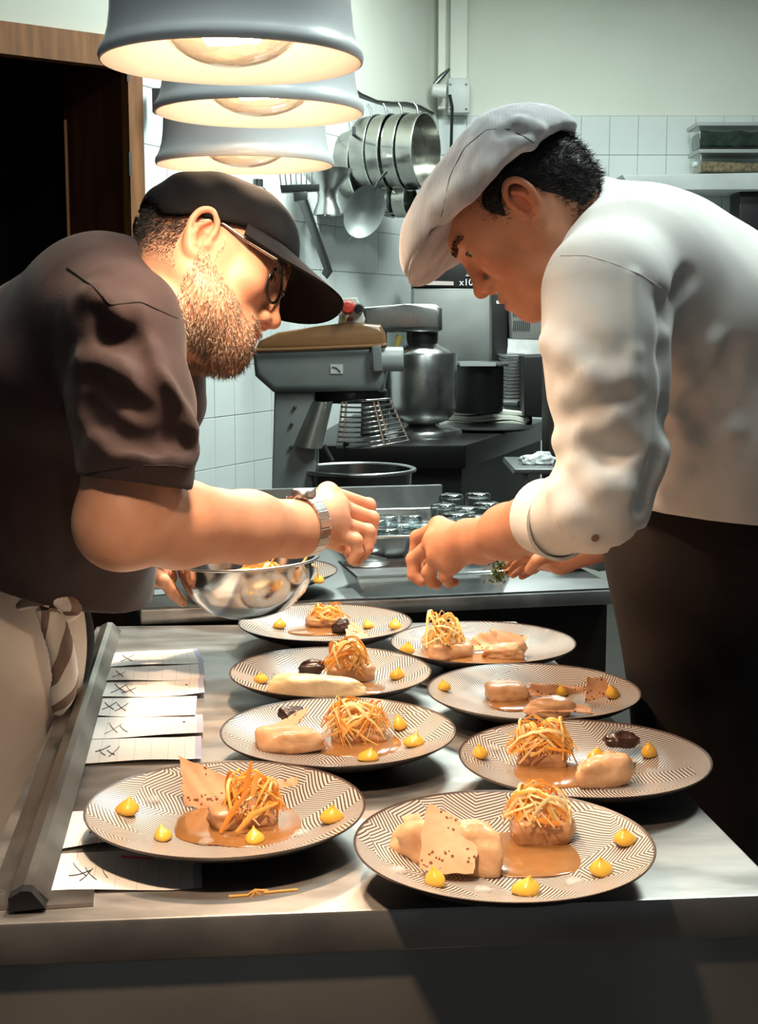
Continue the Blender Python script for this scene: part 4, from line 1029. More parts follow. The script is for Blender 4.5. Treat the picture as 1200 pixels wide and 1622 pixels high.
surf_line(SJ, [(888, 405), (930, 405), (975, 419), (1015, 436), (1048, 458)], .0008, 'seam', mat('cream_thread', (.8, .77, .74), .9), jk)
cm = frame(W(876, 820, 1.655), (0, 0, 1), tuple(ax))
mb = band_ring(W(874, 821, 1.657), tuple(ax), (0, 0, 1), .0475, .0475, .045, .004, flare=-.06); mb.build('cuff', FAB_WHITE, jk, 60)
mb = MB(); p_ = SJ.hit(942, 852); mb.lathe([(.0004, .002), (.004, .0018), (.0048, 0), (.0048, -.002)], 14, frame(p_, (1, 0, 0), (0, -1, -.3))); mb.build('button', mat('brown_button', (.25, .15, .10), .4), jk, 60)
# trousers
SQ = SDF(); SQ.ell(W(1140, 850, 1.90), (.16, .165, .15), None, .03)
SQ.cone(W(1100, 920, 1.93), Vector((.50, 1.93, .06)), .10, .07, .05); SQ.cone(W(1100, 920, 2.08), Vector((.50, 2.1, .06)), .10, .07, .05)
SQ.ell(W(1090, 960, 1.98), (.085, .15, .13), None, .06)
for yy in (1.93, 2.1): SQ.ell((.50, yy, .045), (.13, .05, .05), None, .02)
SQ.plane((0, 0, .001), (0, 0, -1), .002)
SQ.warp(lambda p: .004 * wob(p, 22, 31))
me5 = SQ.mesh('trousers', .007); me5.materials.append(FAB_TROU); rebase(pb, obj('trousers', me5, None, pb))
# ------------------------------------------------------------------ kitchen behind the pass
def prism(pts, Y, depth, bev=.0, seg=3):            # outline given in photo pixels at depth Y, extruded away from the camera
    P = [W(a, b, Y) for a, b in pts]
    area = sum(P[i].x * P[(i + 1) % len(P)].z - P[(i + 1) % len(P)].x * P[i].z for i in range(len(P)))
    if area < 0: P = P[::-1]
    bm = bmesh.new(); a = [bm.verts.new(p) for p in P]; b = [bm.verts.new(p + Vector((0, depth, 0))) for p in P]; n = len(P)
    bm.faces.new(a); bm.faces.new(b[::-1])
    for i in range(n): bm.faces.new((a[(i + 1) % n], a[i], b[i], b[(i + 1) % n]))
    if bev: bmesh.ops.bevel(bm, geom=[e for e in bm.edges if abs((e.verts[0].co - e.verts[1].co).normalized().y) < .5], offset=bev, segments=seg, affect='EDGES', profile=.5, clamp_overlap=True)
    bm.verts.index_update(); mb = MB(); mb.add([v.co.copy() for v in bm.verts], [[v.index for v in f.verts] for f in bm.faces]); bm.free(); return mb
def rb(e, o): return rebase(e, o)
# ---- planetary mixer with the brown lid
GREYP = mat('mixer_grey_paint', (.18, .20, .195), .38, var=.06, vscale=12, bump=.05, bscale=200, coat=.15)
BROWNP = mat('mixer_brown_paint', (.24, .115, .045), .38, var=.1, vscale=9, coat=.2)
mx = thing('planetary_mixer', 'large grey planetary mixer with brown lid and wire guard', 'mixer', (W(500, 780, 4.25).x, 4.25, 0))
mo = Vector(mx.location)
rb(mx, prism([(399, 556), (612, 548), (612, 600), (600, 620), (432, 622), (403, 596)], 4.10, .30, .022).build('housing', GREYP, mx, 40))
lid = rb(mx, prism([(402, 556), (410, 540), (440, 526), (500, 517), (532, 513), (560, 512), (603, 515), (610, 528), (612, 549)], 4.09, .32, .03, 4).build('lid', BROWNP, mx, 40))
mb = MB(); mb.tube([W(402, 555, 4.085), W(470, 553, 4.085), W(612, 547, 4.085)], .006, 8); mb.build('lid_bead', BROWNP, lid, 60)
rb(mx, prism([(434, 620), (498, 620), (500, 790), (502, 1200), (424, 1200), (430, 790)], 4.13, .24, .012).build('column', GREYP, mx, 40))
mb = MB(); bz = mo.z; c = W(515, 1000, 4.25); mb.box((c.x - .25, 4.0, 0.001), (c.x + .3, 4.5, .06), bev=.01); rb(mx, mb.build('base', GREYP, mx, 40))
c = W(555, 625, 4.25)
def cyl(p, ax, prof, n=28): return MB().lathe(prof, n, frame(p, (0, 1, 0) if abs(Vector(ax).normalized().y) < .9 else (1, 0, 0), ax))
rb(mx, cyl(c, (0, 0, 1), [(.001, -.022), (.107, -.022), (.112, -.016), (.112, .012), (.105, .02), (.001, .02)], 40).build('planetary_ring', BLACK_PLASTIC, mx, 40))
rb(mx, cyl(W(555, 600, 4.25), (0, 0, 1), [(.001, -.03), (.105, -.03), (.115, .03), (.001, .03)], 40).build('head', GREYP, mx, 40))
hub = rb(mx, cyl(W(603, 569, 4.12), (.93, -.36, 0), [(.001, -.03), (.036, -.03), (.036, .062), (.033, .066), (.03, .066), (.03, .062), (.001, .062)], 28).build('hub', mat('hub_grey', (.34, .37, .37), .4), mx, 40))
rb(mx, prism([(588, 549), (603, 546), (606, 588), (590, 590)], 4.07, .12, .006).build('hub_flange', GREYP, mx, 40))
# control panel
pn_ = rb(mx, prism([(541, 473), (565, 471), (578, 505), (576, 512), (535, 513)], 4.10, .06, .004).build('control_panel', mat('panel_cream', (.66, .66, .58), .5), mx, 40))
cyl(W(551, 489, 4.095), (.1, -1, .1), [(.001, 0), (.008, 0), (.008, .02), (.019, .024), (.021, .03), (.015, .04), (.001, .042)]).build('stop_button', mat('red_button', (.55, .045, .03), .35), pn_, 50)
cyl(W(568, 489, 4.095), (.2, -1, 0), [(.001, 0), (.016, 0), (.014, .02), (.012, .034), (.001, .035)]).build('knob', BLACK_PLASTIC, pn_, 50)
prism([(542, 502), (540, 510), (545, 511), (547, 503)], 4.092, .004).build('warning_mark', mat('mark_yellow', (.5, .42, .1), .5), pn_)
prism([(549, 503), (549, 509), (559, 509), (559, 503)], 4.092, .004).build('switch', mat('switch_red', (.30, .05, .03), .5), pn_)
st = rb(mx, prism([(523, 577), (543, 577), (543, 592), (523, 592)], 4.097, .004).build('sticker', mat('sticker_white', (.55, .57, .55), .6), mx))
mb = MB(); mb.tube([W(526, 581, 4.095), W(533, 583, 4.095), W(539, 589, 4.095)], .0012, 6); mb.build('sticker_mark', BLACK_PLASTIC, st)
# splash shield and wire guard
SHD = mat('shield_steel', (.33, .33, .30), .42, .8, var=.1)
g = []
for i in range(9):
    f = i / 8; row = []
    for j in range(7):
        v = j / 6; yf = -.10 - .05 * v + .10 * (2 * f - 1) ** 2 * .5
        a = W(497 + 29 * f, 635, 4.15); b = W(469 + 40 * f, 706 + 3 * f, 4.13); p = a.lerp(b, v); row.append(p + Vector((0, -.02 - .04 * sin(f * pi), 0)))
    g.append(row)
rb(mx, MB().sheet(g, thick=.003).build('splash_shield', SHD, mx, 50))
CH = mat('chrome_wire', (.72, .72, .70), .18, 1.0)
cage = rb(mx, MB().tube([W(542, 636, 4.13), W(580, 634, 4.05), W(616, 632, 4.12)], .0035, 8).mesh('x') and obj('wire_guard', MB().tube([W(542, 636, 4.13), W(580, 634, 4.06), W(618, 632, 4.13)], .0035, 8).mesh('wire_guard', CH, 60), None, mx))
def cagept(u, v):      # u along 0..1, v 0 top .. 1 bottom
    a = W(542 + 76 * u, 636 - 4 * u, 4.15); b = W(534 + 113 * u, 707 - 10 * u, 4.15); p = a.lerp(b, v)
    return p + Vector((0, -.09 * sin(u * pi) - .02, 0))
for k in range(1, 10):
    mb = MB(); mb.tube([cagept(i / 8, k / 9) for i in range(9)], .0034 if k == 9 else .0026, 6); mb.build('wire', CH, cage, 60)
for u in (0, .09, .66, .74, 1):
    mb = MB(); mb.tube([cagept(u, v / 4) for v in range(5)], .0030, 6); mb.build('wire', CH, cage, 60)
mb = MB(); mb.tube([W(548, 700, 4.1), W(548, 716, 4.1)], .009, 8); rb(mx, mb.build('guard_pin', BLACK_PLASTIC, mx))
rb(mx, prism([(462, 715), (498, 710), (500, 750), (478, 788), (464, 788)], 4.14, .06, .004).build('bowl_arm', BLACK_PLASTIC, mx, 40))
mb = MB(); mb.tube([W(513, 705, 4.2), W(527, 730, 4.2)], .006, 8); rb(mx, mb.build('bowl_lever', DARK_STEEL, mx))
for yy, xx_ in ((645, 467), (672, 462), (708, 461)):
    mb = cyl(W(xx_, yy, 4.125), (0, -1, 0), [(.001, 0), (.006, 0), (.005, .006), (.001, .007)], 10); rb(mx, mb.build('bolt', DARK_STEEL, mx))
bw = thing('mixing_bowl', 'wide dark steel mixing bowl fixed below the wire guard', 'bowl', W(567, 745, 4.22))
br_ = 90 * mpp(4.22)
mb = MB(); mb.lathe([(.001, -.22), (br_ * .55, -.215), (br_ * .86, -.15), (br_ * .94, -.05), (br_ * .95, -.004), (br_ * 1.0, .0), (br_ * 1.0, .006), (br_ * .93, .004), (br_ * .91, -.05), (br_ * .82, -.15), (br_ * .5, -.205), (.001, -.21)], 48)
mb.build('body', mat('bowl_dark_steel', (.22, .22, .22), .25, 1.0), bw, 40)
mb = MB(); n = 48; mb.tube([(br_ * 1.0 * cos(2 * pi * i / n), br_ * sin(2 * pi * i / n), .003) for i in range(n)], .006, 8, closed=True); mb.build('rim', STEEL, bw, 60)
bp0 = bw.location.copy(); mb = MB(); mb.lathe([(.001, 0), (.16, 0), (.14, .03), (.05, .05), (.045, bp0.z - .225), (.001, bp0.z - .222)], 24, Matrix.Translation((0, 0, -bp0.z + .001))); mb.build('pedestal', DARK_STEEL, bw, 40)
# ---- dark work table
TBL = mat('black_table', (.012, .012, .012), .35, .5, var=.15)
tbz = 1.0
tl_ = [PZ(470, 706, tbz), PZ(737, 705, tbz), PZ(868, 664, tbz), PZ(560, 656, tbz)]
tt = thing('work_table', 'black work table carrying the small mixer, pot and towel', 'table', (.2, 5.4, 0))
rb(tt, quad_prism(tl_, tbz - .085, tbz, .004).build('top', TBL, tt, 40))
rb(tt, quad_prism(inset(tl_, .05), .3, tbz - .086).build('cabinet', mat('black_body_and_shade', (.006, .006, .006), .5), tt))  # solid black body; the shade under the table is put into it
for p in inset(tl_, .1):
    mb = MB(); mb.lathe([(.001, 0), (.022, 0), (.022, .3), (.001, .3)], 12, Matrix.Translation((p.x, p.y, 0))); rb(tt, mb.build('leg', STEEL, tt))
# ---- small stainless mixer on the table
Ym = 5.35
sm = thing('stand_mixer', 'small stainless steel stand mixer behind the brown-lidded mixer', 'mixer', PZ(670, 690, tbz))
MIXS = mat('mixer_steel', (.46, .47, .46), .3, 1.0, var=.15, vscale=7, rvar=.1)
rb(sm, prism([(570, 485), (640, 482), (690, 481), (700, 488), (701, 522), (694, 526), (575, 527)], Ym - .09, .18, .03, 4).build('motor_head', MIXS, sm, 40))
rb(sm, prism([(575, 520), (612, 520), (616, 690), (570, 690)], Ym + .0, .14, .01).build('column', DARK_STEEL, sm, 40))
def vl(px, Y, prof, n=36): # lathe about a vertical axis, radii and heights in pixels at depth Y
    x = W(px, 600, Y).x; k = mpp(Y); P = [(max(r * k, .0005), W(px, y_, Y).z) for r, y_ in prof]; return MB().lathe(P, n, Matrix.Translation((x, Y, 0)))
rb(sm, vl(668, Ym, [(.3, 526), (25, 526), (25, 540), (24, 541), (24, 548), (.3, 548)]).build('collar', BLACK_PLASTIC, sm, 40))
rb(sm, vl(668, Ym, [(.3, 541), (20, 541), (28, 548), (44, 556), (46, 560), (.3, 560)]).build('bowl_lid', STEEL, sm, 40))
rb(sm, vl(668, Ym, [(54, 560), (55, 562), (54.5, 640), (50, 656), (40, 666), (24, 671), (.3, 672)], 48).build('bowl', MIXS, sm, 40))
rb(sm, vl(668, Ym, [(.3, 670), (20, 671), (28, 676), (62, 680), (64, 684), (64, 692), (.3, 692)], 48).build('foot', MIXS, sm, 40))
mb = MB(); mb.tube([W(633, 531, Ym - .05), W(628, 548, Ym - .05)], .012, 10); rb(sm, mb.build('lock_knob', mat('yellow_plastic', (.55, .42, .1), .5), sm))
# ---- big oven at the back with black header
Yo = 6.35
ov = thing('steam_oven', 'tall stainless oven with a black header band behind the chefs', 'oven', (W(720, 600, Yo).x, Yo, 0))
OVS = mat('oven_steel', (.42, .44, .42), .35, 1.0, var=.08, vscale=3, rvar=.06)
rb(ov, prism([(655, 456), (778, 456), (778, 690), (655, 690)], Yo, .55, .006).build('door_panel', OVS, ov, 40))
hb_ = rb(ov, prism([(655, 415), (780, 415), (780, 456), (655, 454)], Yo - .01, .56, .004).build('header', BLACK_PLASTIC, ov, 40))
rb(ov, prism([(655, 444), (718, 446), (718, 452), (655, 451)], Yo - .013, .004).build('name_strip', mat('strip_pink', (.45, .38, .36), .5), ov))
rb(ov, prism([(780, 462), (804, 470), (804, 556), (797, 572), (780, 572)], Yo - .06, .4, .006).build('handle_column', BLACK_PLASTIC, ov, 40))
rb(ov, prism([(786, 476), (797, 476), (797, 481), (786, 481)], Yo - .063, .004).build('badge', mat('badge_white', (.6, .62, .62), .5), ov))
rb(ov, prism([(776, 466), (779, 466), (779, 570), (776, 570)], Yo - .012, .02).build('door_trim', STEEL, ov))
mb = MB(); mb.box((W(655, 600, Yo).x, Yo + .02, .001), (W(800, 600, Yo).x, Yo + .55, W(700, 690, Yo).z)); rb(ov, mb.build('stand', TBL, ov))
def text_mesh(s_, size, loc, m, parent, name, rot=(pi / 2, 0, 0)):
    cu = bpy.data.curves.new(name, 'FONT'); cu.body = s_; cu.size = size; cu.extrude = .0008
    tmp = bpy.data.objects.new('tmp_text', cu); COL.objects.link(tmp); bpy.context.view_layer.update()
    me_ = bpy.data.meshes.new_from_object(tmp.evaluated_get(bpy.context.evaluated_depsgraph_get())); bpy.data.objects.remove(tmp)
    me_.materials.clear(); me_.materials.append(m); o = obj(name, me_, None, parent); o.location = loc; o.rotation_euler = rot
    return o
LET = mat('letter_white', (.75, .76, .76), .5)
o = text_mesh('x100', .042, W(727, 452, Yo - .014), LET, ov, 'lettering'); rebase(ov, o)
mb = MB()
q = [W(738, 437, Yo - .014), W(745, 426, Yo - .014), W(752, 437, Yo - .014)]; mb.tube(q, .003, 6, closed=True); rb(ov, mb.build('warning_triangle', LET, ov))
# ---- grey vented cabinet beside the oven
vc = thing('vented_cabinet', 'grey vented metal cabinet hanging between the oven and the white jacket', 'cabinet', (W(850, 500, 6.2).x, 6.3, W(850, 537, 6.2).z))
VG = mat('cabinet_grey', (.20, .20, .185), .5, .3, var=.08)
rb(vc, prism([(806, 440), (905, 440), (905, 540), (810, 537)], 6.2, .4, .006).build('body', VG, vc, 40))
for row_, (y0, y1) in enumerate(((461, 478), (485, 501), (508, 524))):
    for k in range(9):
        xq = 812 + k * 3.1; mb = prism([(xq, y1), (xq + 1.4, y1), (xq + 2.6, y0), (xq + 1.2, y0)], 6.197, .004); rb(vc, mb.build('vent_slot', BLACK_PLASTIC, vc))
mb = prism([(805, 538), (862, 540), (856, 562), (803, 558)], 6.1, .01); tag(mb.build('paper_notice', mat('notice_white', (.55, .56, .54), .7, var=.1, vscale=30)), 'white paper strip taped below the vented cabinet', 'paper')
# ---- stack of trays, black pot, black box
ORD = ['first', 'second', 'third', 'fourth', 'fifth', 'sixth', 'seventh', 'eighth', 'ninth', 'tenth', 'eleventh', 'twelfth', 'thirteenth']
for k in range(13):
    y_ = 566 + k * 5.6
    a = W(798, y_, 6.0); b = W(838, y_, 6.0); mb = MB(); h_ = 3.4 * mpp(6.0)
    mb.box((a.x, 5.95, a.z - h_ / 2), (b.x, 6.3, a.z + h_ / 2), bev=.003); mb.box((a.x - .006, 5.94, a.z + h_ / 2), (b.x + .006, 6.31, a.z + h_ / 2 + .003))
    tag(mb.build('baking_tray', STEEL_BRUSH, None, 40), f'{ORD[k]} steel baking tray from the top of the stack beside the black pot', 'tray', 'stacked baking trays')
mb = MB(); mb.box((W(796, 640, 6.0).x, 5.93, tbz), (W(840, 640, 6.0).x, 6.32, W(800, 640, 6.0).z - .01)); tag(mb.build('tray_riser', BLACK_PLASTIC), 'black plinth under the stack of baking trays', 'plinth')
pot = thing('stock_pot', 'black stock pot with lid on the work table', 'pot', W(757, 650, 5.75))
rb(pot, vl(757, 5.75, [(.3, 653), (38, 653), (40, 648), (40, 580), (.3, 580)], 40).build('body', mat('pot_black', (.008, .008, .008), .4), pot, 40))
rb(pot, vl(757, 5.75, [(.3, 572), (46, 573), (50, 576), (46, 579), (.3, 579)], 40).build('lid', DARK_STEEL, pot, 40))
rb(pot, prism([(728, 574), (785, 574), (785, 580), (728, 580)], 5.60, .01).build('label_strip', mat('strip_grey', (.45, .47, .46), .4), pot))
mb = prism([(830, 565), (866, 563), (868, 662), (830, 660)], 5.75, .3, .006); tag(mb.build('storage_box', mat('box_black', (.007, .007, .007), .5), None, 40), 'black storage box standing right of the tray stack', 'box')
# ---- folded towel
tw = thing('folded_towel', 'white striped towel folded on the black work table', 'towel', PZ(760, 668, tbz))
TW = mat('towel_white', (.78, .80, .72), .9, var=.08, vscale=20)
tp = PZ(775, 672, tbz)
for k in range(4):
    g = []
    for i in range(15):
        f = i / 14; row = []
        for j in range(8):
            v = j / 7; p = Vector((tp.x - .22 + .36 * f + .01 * k, tp.y - .12 + .24 * v + .012 * k, tbz + .016 + .015 * k + .005 * sin(f * 9 + k) + .003 * sin(v * 7 + k * 2) - .010 * max(0, f - .85) * 6))
            row.append(p)
        g.append(row)
    rb(tw, MB().sheet(g, thick=.011).build('fold', TW, tw, 60))
mb = MB(); mb.lathe([(.001, 0), (.17, 0), (.19, .006), (.2, .012), (.19, .014), (.001, .006)], 40, Matrix.Translation(PZ(770, 682, tbz) + Vector((0, .05, .0005)))); tag(mb.build('black_tray', BLACK_PLASTIC, None, 40), 'round black tray under the folded towel', 'tray')
# ---- dark post and rack near the white sleeve
mb = prism([(868, 560), (905, 560), (905, 1000), (868, 1000)], 4.9, .2, .004); tag(mb.build('steel_post', mat('brown_post', (.05, .04, .035), .45, .5), None, 40), 'dark vertical steel post just left of the white sleeve', 'post')
rk = thing('wire_rack', 'dark metal rack corner beside the glasses', 'rack', W(850, 770, 3.9))
rb(rk, prism([(815, 743), (880, 743), (880, 752), (813, 751)], 3.85, .35, .003).build('shelf', DARK_STEEL, rk, 40))
rb(rk, prism([(829, 752), (836, 752), (836, 790), (829, 790)], 3.86, .02).build('upright', DARK_STEEL, rk))
rb(rk, prism([(872, 752), (879, 752), (879, 1317), (872, 1317)], 3.86, .02).build('upright', DARK_STEEL, rk))
def crumple(c, r, seed, m, name, label, cat):
    bm = bmesh.new(); bmesh.ops.create_icosphere(bm, subdivisions=4, radius=1); rr = np.random.RandomState(seed)
    P = np.array([v.co[:] for v in bm.verts]); d = 1 + .28 * wob(P.astype(np.float32), 4.5, seed) + .15 * np.abs(wob(P.astype(np.float32), 9, seed + 1))
    for v, k in zip(bm.verts, d): v.co = Vector(c) + Vector((v.co.x * r[0], v.co.y * r[1], v.co.z * r[2])) * float(k)
    me_ = bpy.data.meshes.new(name); bm.to_mesh(me_); bm.free(); me_.materials.append(m); return tag(obj(name, me_), label, cat)
crumple(W(852, 730, 4.0), (.045, .05, .024), 3, mat('bag_plastic', (.62, .66, .66), .3, var=.1, vscale=30, trans=.2), 'plastic_bag', 'crumpled clear plastic bag lying on the dark rack', 'bag')
# ---- hanging pans on the left wall
WN = Vector((.904, -.4276, 0)); WD = Vector((.4276, .904, 0))
def wallp(px, py, out=0.0):       # point on the left wall (or out from it) seen at a pixel
    r = ray(px, py); A = np.array([[r.x, -WD.x], [r.y, -WD.y]]); b_ = JOIN + WN * out
    t_, s_ = np.linalg.solve(A, np.array([b_.x, b_.y])); return Vector((r.x * t_, r.y * t_, CAM_Z + r.z * t_))
PAN = mat('pan_steel', (.34, .34, .31), .28, 1.0, var=.2, vscale=9, rvar=.12)
PAN_IN = mat('pan_inside', (.30, .30, .28), .3, 1.0, var=.2, vscale=9)
def pan(px, py, out, rad, deep, label, tilt=0.0, flare=1.0, base=True):
    p = wallp(px, py, out); t_ = thing('hanging_pan', label, 'pan', p, 0, 'pans hanging on the tiled wall')
    M = frame((0, 0, 0), (0, 0, 1), WN + Vector((0, 0, tilt)))
    mb = MB(); mb.lathe([(.001, 0), (rad * flare, 0), (rad, deep), (rad + .004, deep + .002), (rad - .004, deep), (rad * flare - .005, .004), (.001, .004)], 44, M); mb.build('body', PAN, t_, 40)
    mb = MB(); n = 44; mb.tube([M @ Vector(((rad + .001) * cos(2 * pi * i / n), (rad + .001) * sin(2 * pi * i / n), deep)) for i in range(n)], .0035, 6, closed=True); mb.build('rim', STEEL, t_, 60)
    mb = MB(); mb.tube([M @ Vector((rad * .97, 0, deep * .5)), M @ Vector((rad + .03, 0, deep * .4)), M @ Vector((rad + .05, 0, deep * .2))], .005, 6); mb.build('hook', DARK_STEEL, t_, 60)
    return t_
pan(549, 262, .005, .165, .085, 'steel pan nearest the wall, leftmost of the hanging pans', .1, .9)
pan(577, 245, .10, .17, .075, 'steel pan with a slanted edge, second of the hanging pans', -.08, .96)
pan(603, 243, .185, .168, .06, 'steel pan third from the left among the hanging pans', 0, .99)
pan(627, 242, .255, .168, .06, 'steel pan second from the right among the large hanging pans', 0, .99)
pan(650, 241, .325, .166, .075, 'outermost and rightmost large hanging pan, open side visible', 0, 1.0)
pan(612, 318, .19, .075, .03, 'small steel pan hanging below, left one of the lower pair', 0, .98)
pan(630, 318, .25, .078, .06, 'small steel pan hanging below, right one of the lower pair', 0, .98)
mb = MB(); mb.tube([wallp(560, 213, 0), wallp(560, 213, .42)], .008, 8); mb.tube([wallp(560, 213, .42), wallp(560, 213, .42) + Vector((0, 0, .03))], .008, 8); tag(mb.build('pan_hook_bar', DARK_STEEL, None, 50), 'dark hook bar projecting from the wall through the hanging pans', 'hook')
sk = thing('skimmer', 'oval steel skimmer hanging below the pans', 'ladle', wallp(577, 335, .42))
Ms = Matrix.Rotation(R(-18), 4, 'Y') @ Matrix.Rotation(R(-62), 4, 'X') @ Matrix.Rotation(R(35), 4, 'Z')
Ms = frame((0, 0, 0), (-.42, 0, -.9), (.35, -.85, .35))
mb = MB(); mb.lathe([(.001, -.045), (.05, -.04), (.09, -.02), (.108, .0), (.111, .003), (.106, .001), (.088, -.016), (.05, -.035), (.001, -.04)], 36, Ms, sy=.72); mb.build('bowl', mat('skimmer_steel', (.24, .26, .255), .55, .6), sk, 50)
mb = MB(); mb.tube([Ms @ Vector((-.10, 0, 0)), Ms @ Vector((-.14, 0, .02)), Ms @ Vector((-.18, .01, .03))], .006, 8); mb.build('handle', DARK_STEEL, sk, 60)
mb = MB(); mb.tube([Ms @ Vector((.106, 0, 0)), Ms @ Vector((.14, -.01, -.002))], .003, 6); mb.build('hook', DARK_STEEL, sk)
fn = thing('steel_funnel', 'flared steel funnel standing on a small wall shelf', 'funnel', W(520, 341, 6.0))
rb(fn, vl(519, 6.0, [(40, 268), (34, 280), (20, 296), (14, 308), (15, 320), (20, 333), (22, 341), (19, 341), (13, 320), (12, 308), (18, 297), (38, 270)], 36).build('cone', mat('funnel_steel', (.55, .56, .55), .3, 1.0), fn, 50))
a = wallp(498, 342, .0); b = wallp(560, 342, .0)
mb = MB(); mb.hexa([a, b, b + WN * .22, a + WN * .22][::-1], [p + Vector((0, 0, .008)) for p in [a, b, b + WN * .22, a + WN * .22][::-1]]); tag(mb.build('wall_shelf', mat('shelf_steel', (.4, .42, .41), .4, .8)), 'thin steel wall shelf under the funnel', 'shelf')
mb = prism([(522, 329), (537, 329), (540, 340), (524, 341)], 6.12, .05); tag(mb.build('shelf_clip', BLACK_PLASTIC), 'small black clip on the shelf beside the funnel', 'clip')
# ---- immersion whisk hanging behind the caps
wk = thing('hanging_whisk', 'black framed whisk arm hanging on the tiles right of the black cap', 'whisk', W(490, 360, 5.6))
Yk = 5.6; IRON = mat('iron_bar', (.05, .055, .055), .4, .6)
rb(wk, prism([(443, 293), (505, 291), (505, 302), (445, 305)], Yk, .05, .003).build('cross_bar', IRON, wk, 40))
rb(wk, prism([(464, 304), (486, 303), (486, 318), (465, 319)], Yk, .05, .003).build('hub', DARK_STEEL, wk, 40))
rb(wk, prism([(471, 318), (484, 316), (526, 430), (517, 441), (509, 433), (513, 426)], Yk, .035, .002).build('arm', mat('arm_grey', (.13, .145, .145), .4, .6), wk, 40))
rb(wk, prism([(483, 316), (487, 316), (527, 430), (518, 442), (515, 440), (522, 429)], Yk - .004, .012).build('arm_edge', IRON, wk))
for k in range(7):
    mb = MB(); xq = 445 + k * 8; mb.tube([W(xq, 294, Yk + .02), W(xq - 4 + k * .8, 262, Yk + .02), W(474, 235, Yk + .03)], .0028, 6); rb(wk, mb.build('wire', CH, wk, 60))
mb = vl(412, 5.5, [(.3, 284), (8, 284), (8, 296), (12, 299), (13, 303), (.3, 304)], 20); tag(mb.build('tap_knob', DARK_STEEL, None, 40), 'dark round knob peeking out under the farthest heat lamp', 'knob')
mb = prism([(240, 139), (262, 139), (262, 178), (241, 178)], 5.03, .06, .004); tag(mb.build('wall_switch_box', mat('switch_grey', (.16, .165, .16), .4), None, 40), 'small dark grey box on the tiles beside the door frame', 'electrical box')
# ---- shelf and containers on the back wall, right
SHW = mat('marble_shelf', (.50, .53, .53), .4, var=.12, vscale=5)
sh = thing('back_shelf', 'pale stone wall shelf with food containers at the right', 'shelf', W(1100, 300, 7.15))
rb(sh, prism([(985, 277), (1300, 272), (1300, 300), (1000, 301)], 7.10, .37, .006).build('board', SHW, sh, 40))
rb(sh, prism([(1040, 301), (1050, 301), (1050, 330), (1040, 320)], 7.3, .17).build('bracket', DARK_STEEL, sh))
CLEAR = thin_glass('clear_plastic', (.93, .96, .95), .12, .08)
def container(x0, x1, y0, y1, Y, fill_m, fill, label, seed):
    t_ = thing('food_container', label, 'container', W((x0 + x1) / 2, y1, Y)); dp = .24
    rb(t_, prism([(x0, y0 + 6), (x1, y0 + 6), (x1 - 2, y1), (x0 + 2, y1)], Y, dp, .006).build('box', CLEAR, t_, 40))
    rb(t_, prism([(x0 - 2, y0), (x1 + 2, y0), (x1 + 2, y0 + 6), (x0 - 2, y0 + 6)], Y - .006, dp + .012, .003).build('lid', mat('lid_grey', (.42, .45, .44), .4, alpha=.7), t_, 40))
    S_ = SDF(); a_ = W(x0 + 4, y1 - 2, Y); b_ = W(x1 - 4, y0 + 8, Y); hh = (b_.z - a_.z) * fill
    S_.rbox(((a_.x + b_.x) / 2, Y + dp / 2, a_.z + hh / 2), ((b_.x - a_.x) / 2, dp / 2 - .012, hh / 2), .008); S_.warp(lambda p: .006 * wob(p, 60, seed))
    me_ = S_.mesh('contents', .008); me_.materials.append(fill_m); f_ = rb(t_, obj('contents', me_, None, t_)); f_['kind'] = 'stuff'
container(1106, 1215, 193, 234, 7.16, mat('green_herbs', (.015, .03, .018), .8, var=.5, vscale=40), .8, 'clear container of dark green herbs, upper one on the shelf', 3)
container(1108, 1215, 236, 273, 7.16, mat('mixed_nuts', (.32, .25, .14), .8, var=.5, vscale=60, color2=(.12, .08, .05)), .55, 'clear container of yellow brown dry food, lower one on the shelf', 5)
mb = prism([(1098, 256), (1106, 256), (1106, 264), (1098, 264)], 7.12, .05, .01); tag(mb.build('white_cube', mat('white_soap', (.6, .63, .63), .5), None, 40), 'tiny white block on the shelf left of the containers', 'block')
mb = prism([(1171, 305), (1260, 305), (1260, 372), (1171, 372)], 7.2, .2, .005); tag(mb.build('black_appliance', BLACK_PLASTIC, None, 40), 'black appliance under the stone shelf at the right edge', 'appliance')
pk = thing('lower_shelf', 'shelf with pinkish front edge behind the back of the white jacket', 'shelf', W(1180, 390, 6.9))
rb(pk, prism([(1100, 369), (1320, 367), (1320, 372), (1100, 374)], 6.86, .6).build('top', SHW, pk)); rb(pk, prism([(1100, 374), (1320, 372), (1320, 387), (1100, 389)], 6.87, .58).build('edge', mat('pink_edge', (.42, .28, .22), .5, var=.15, vscale=20), pk)); rb(pk, prism([(1100, 389), (1320, 387), (1320, 640), (1100, 640)], 6.9, .5).build('front', mat('grey_front', (.25, .26, .26), .5, .3), pk))
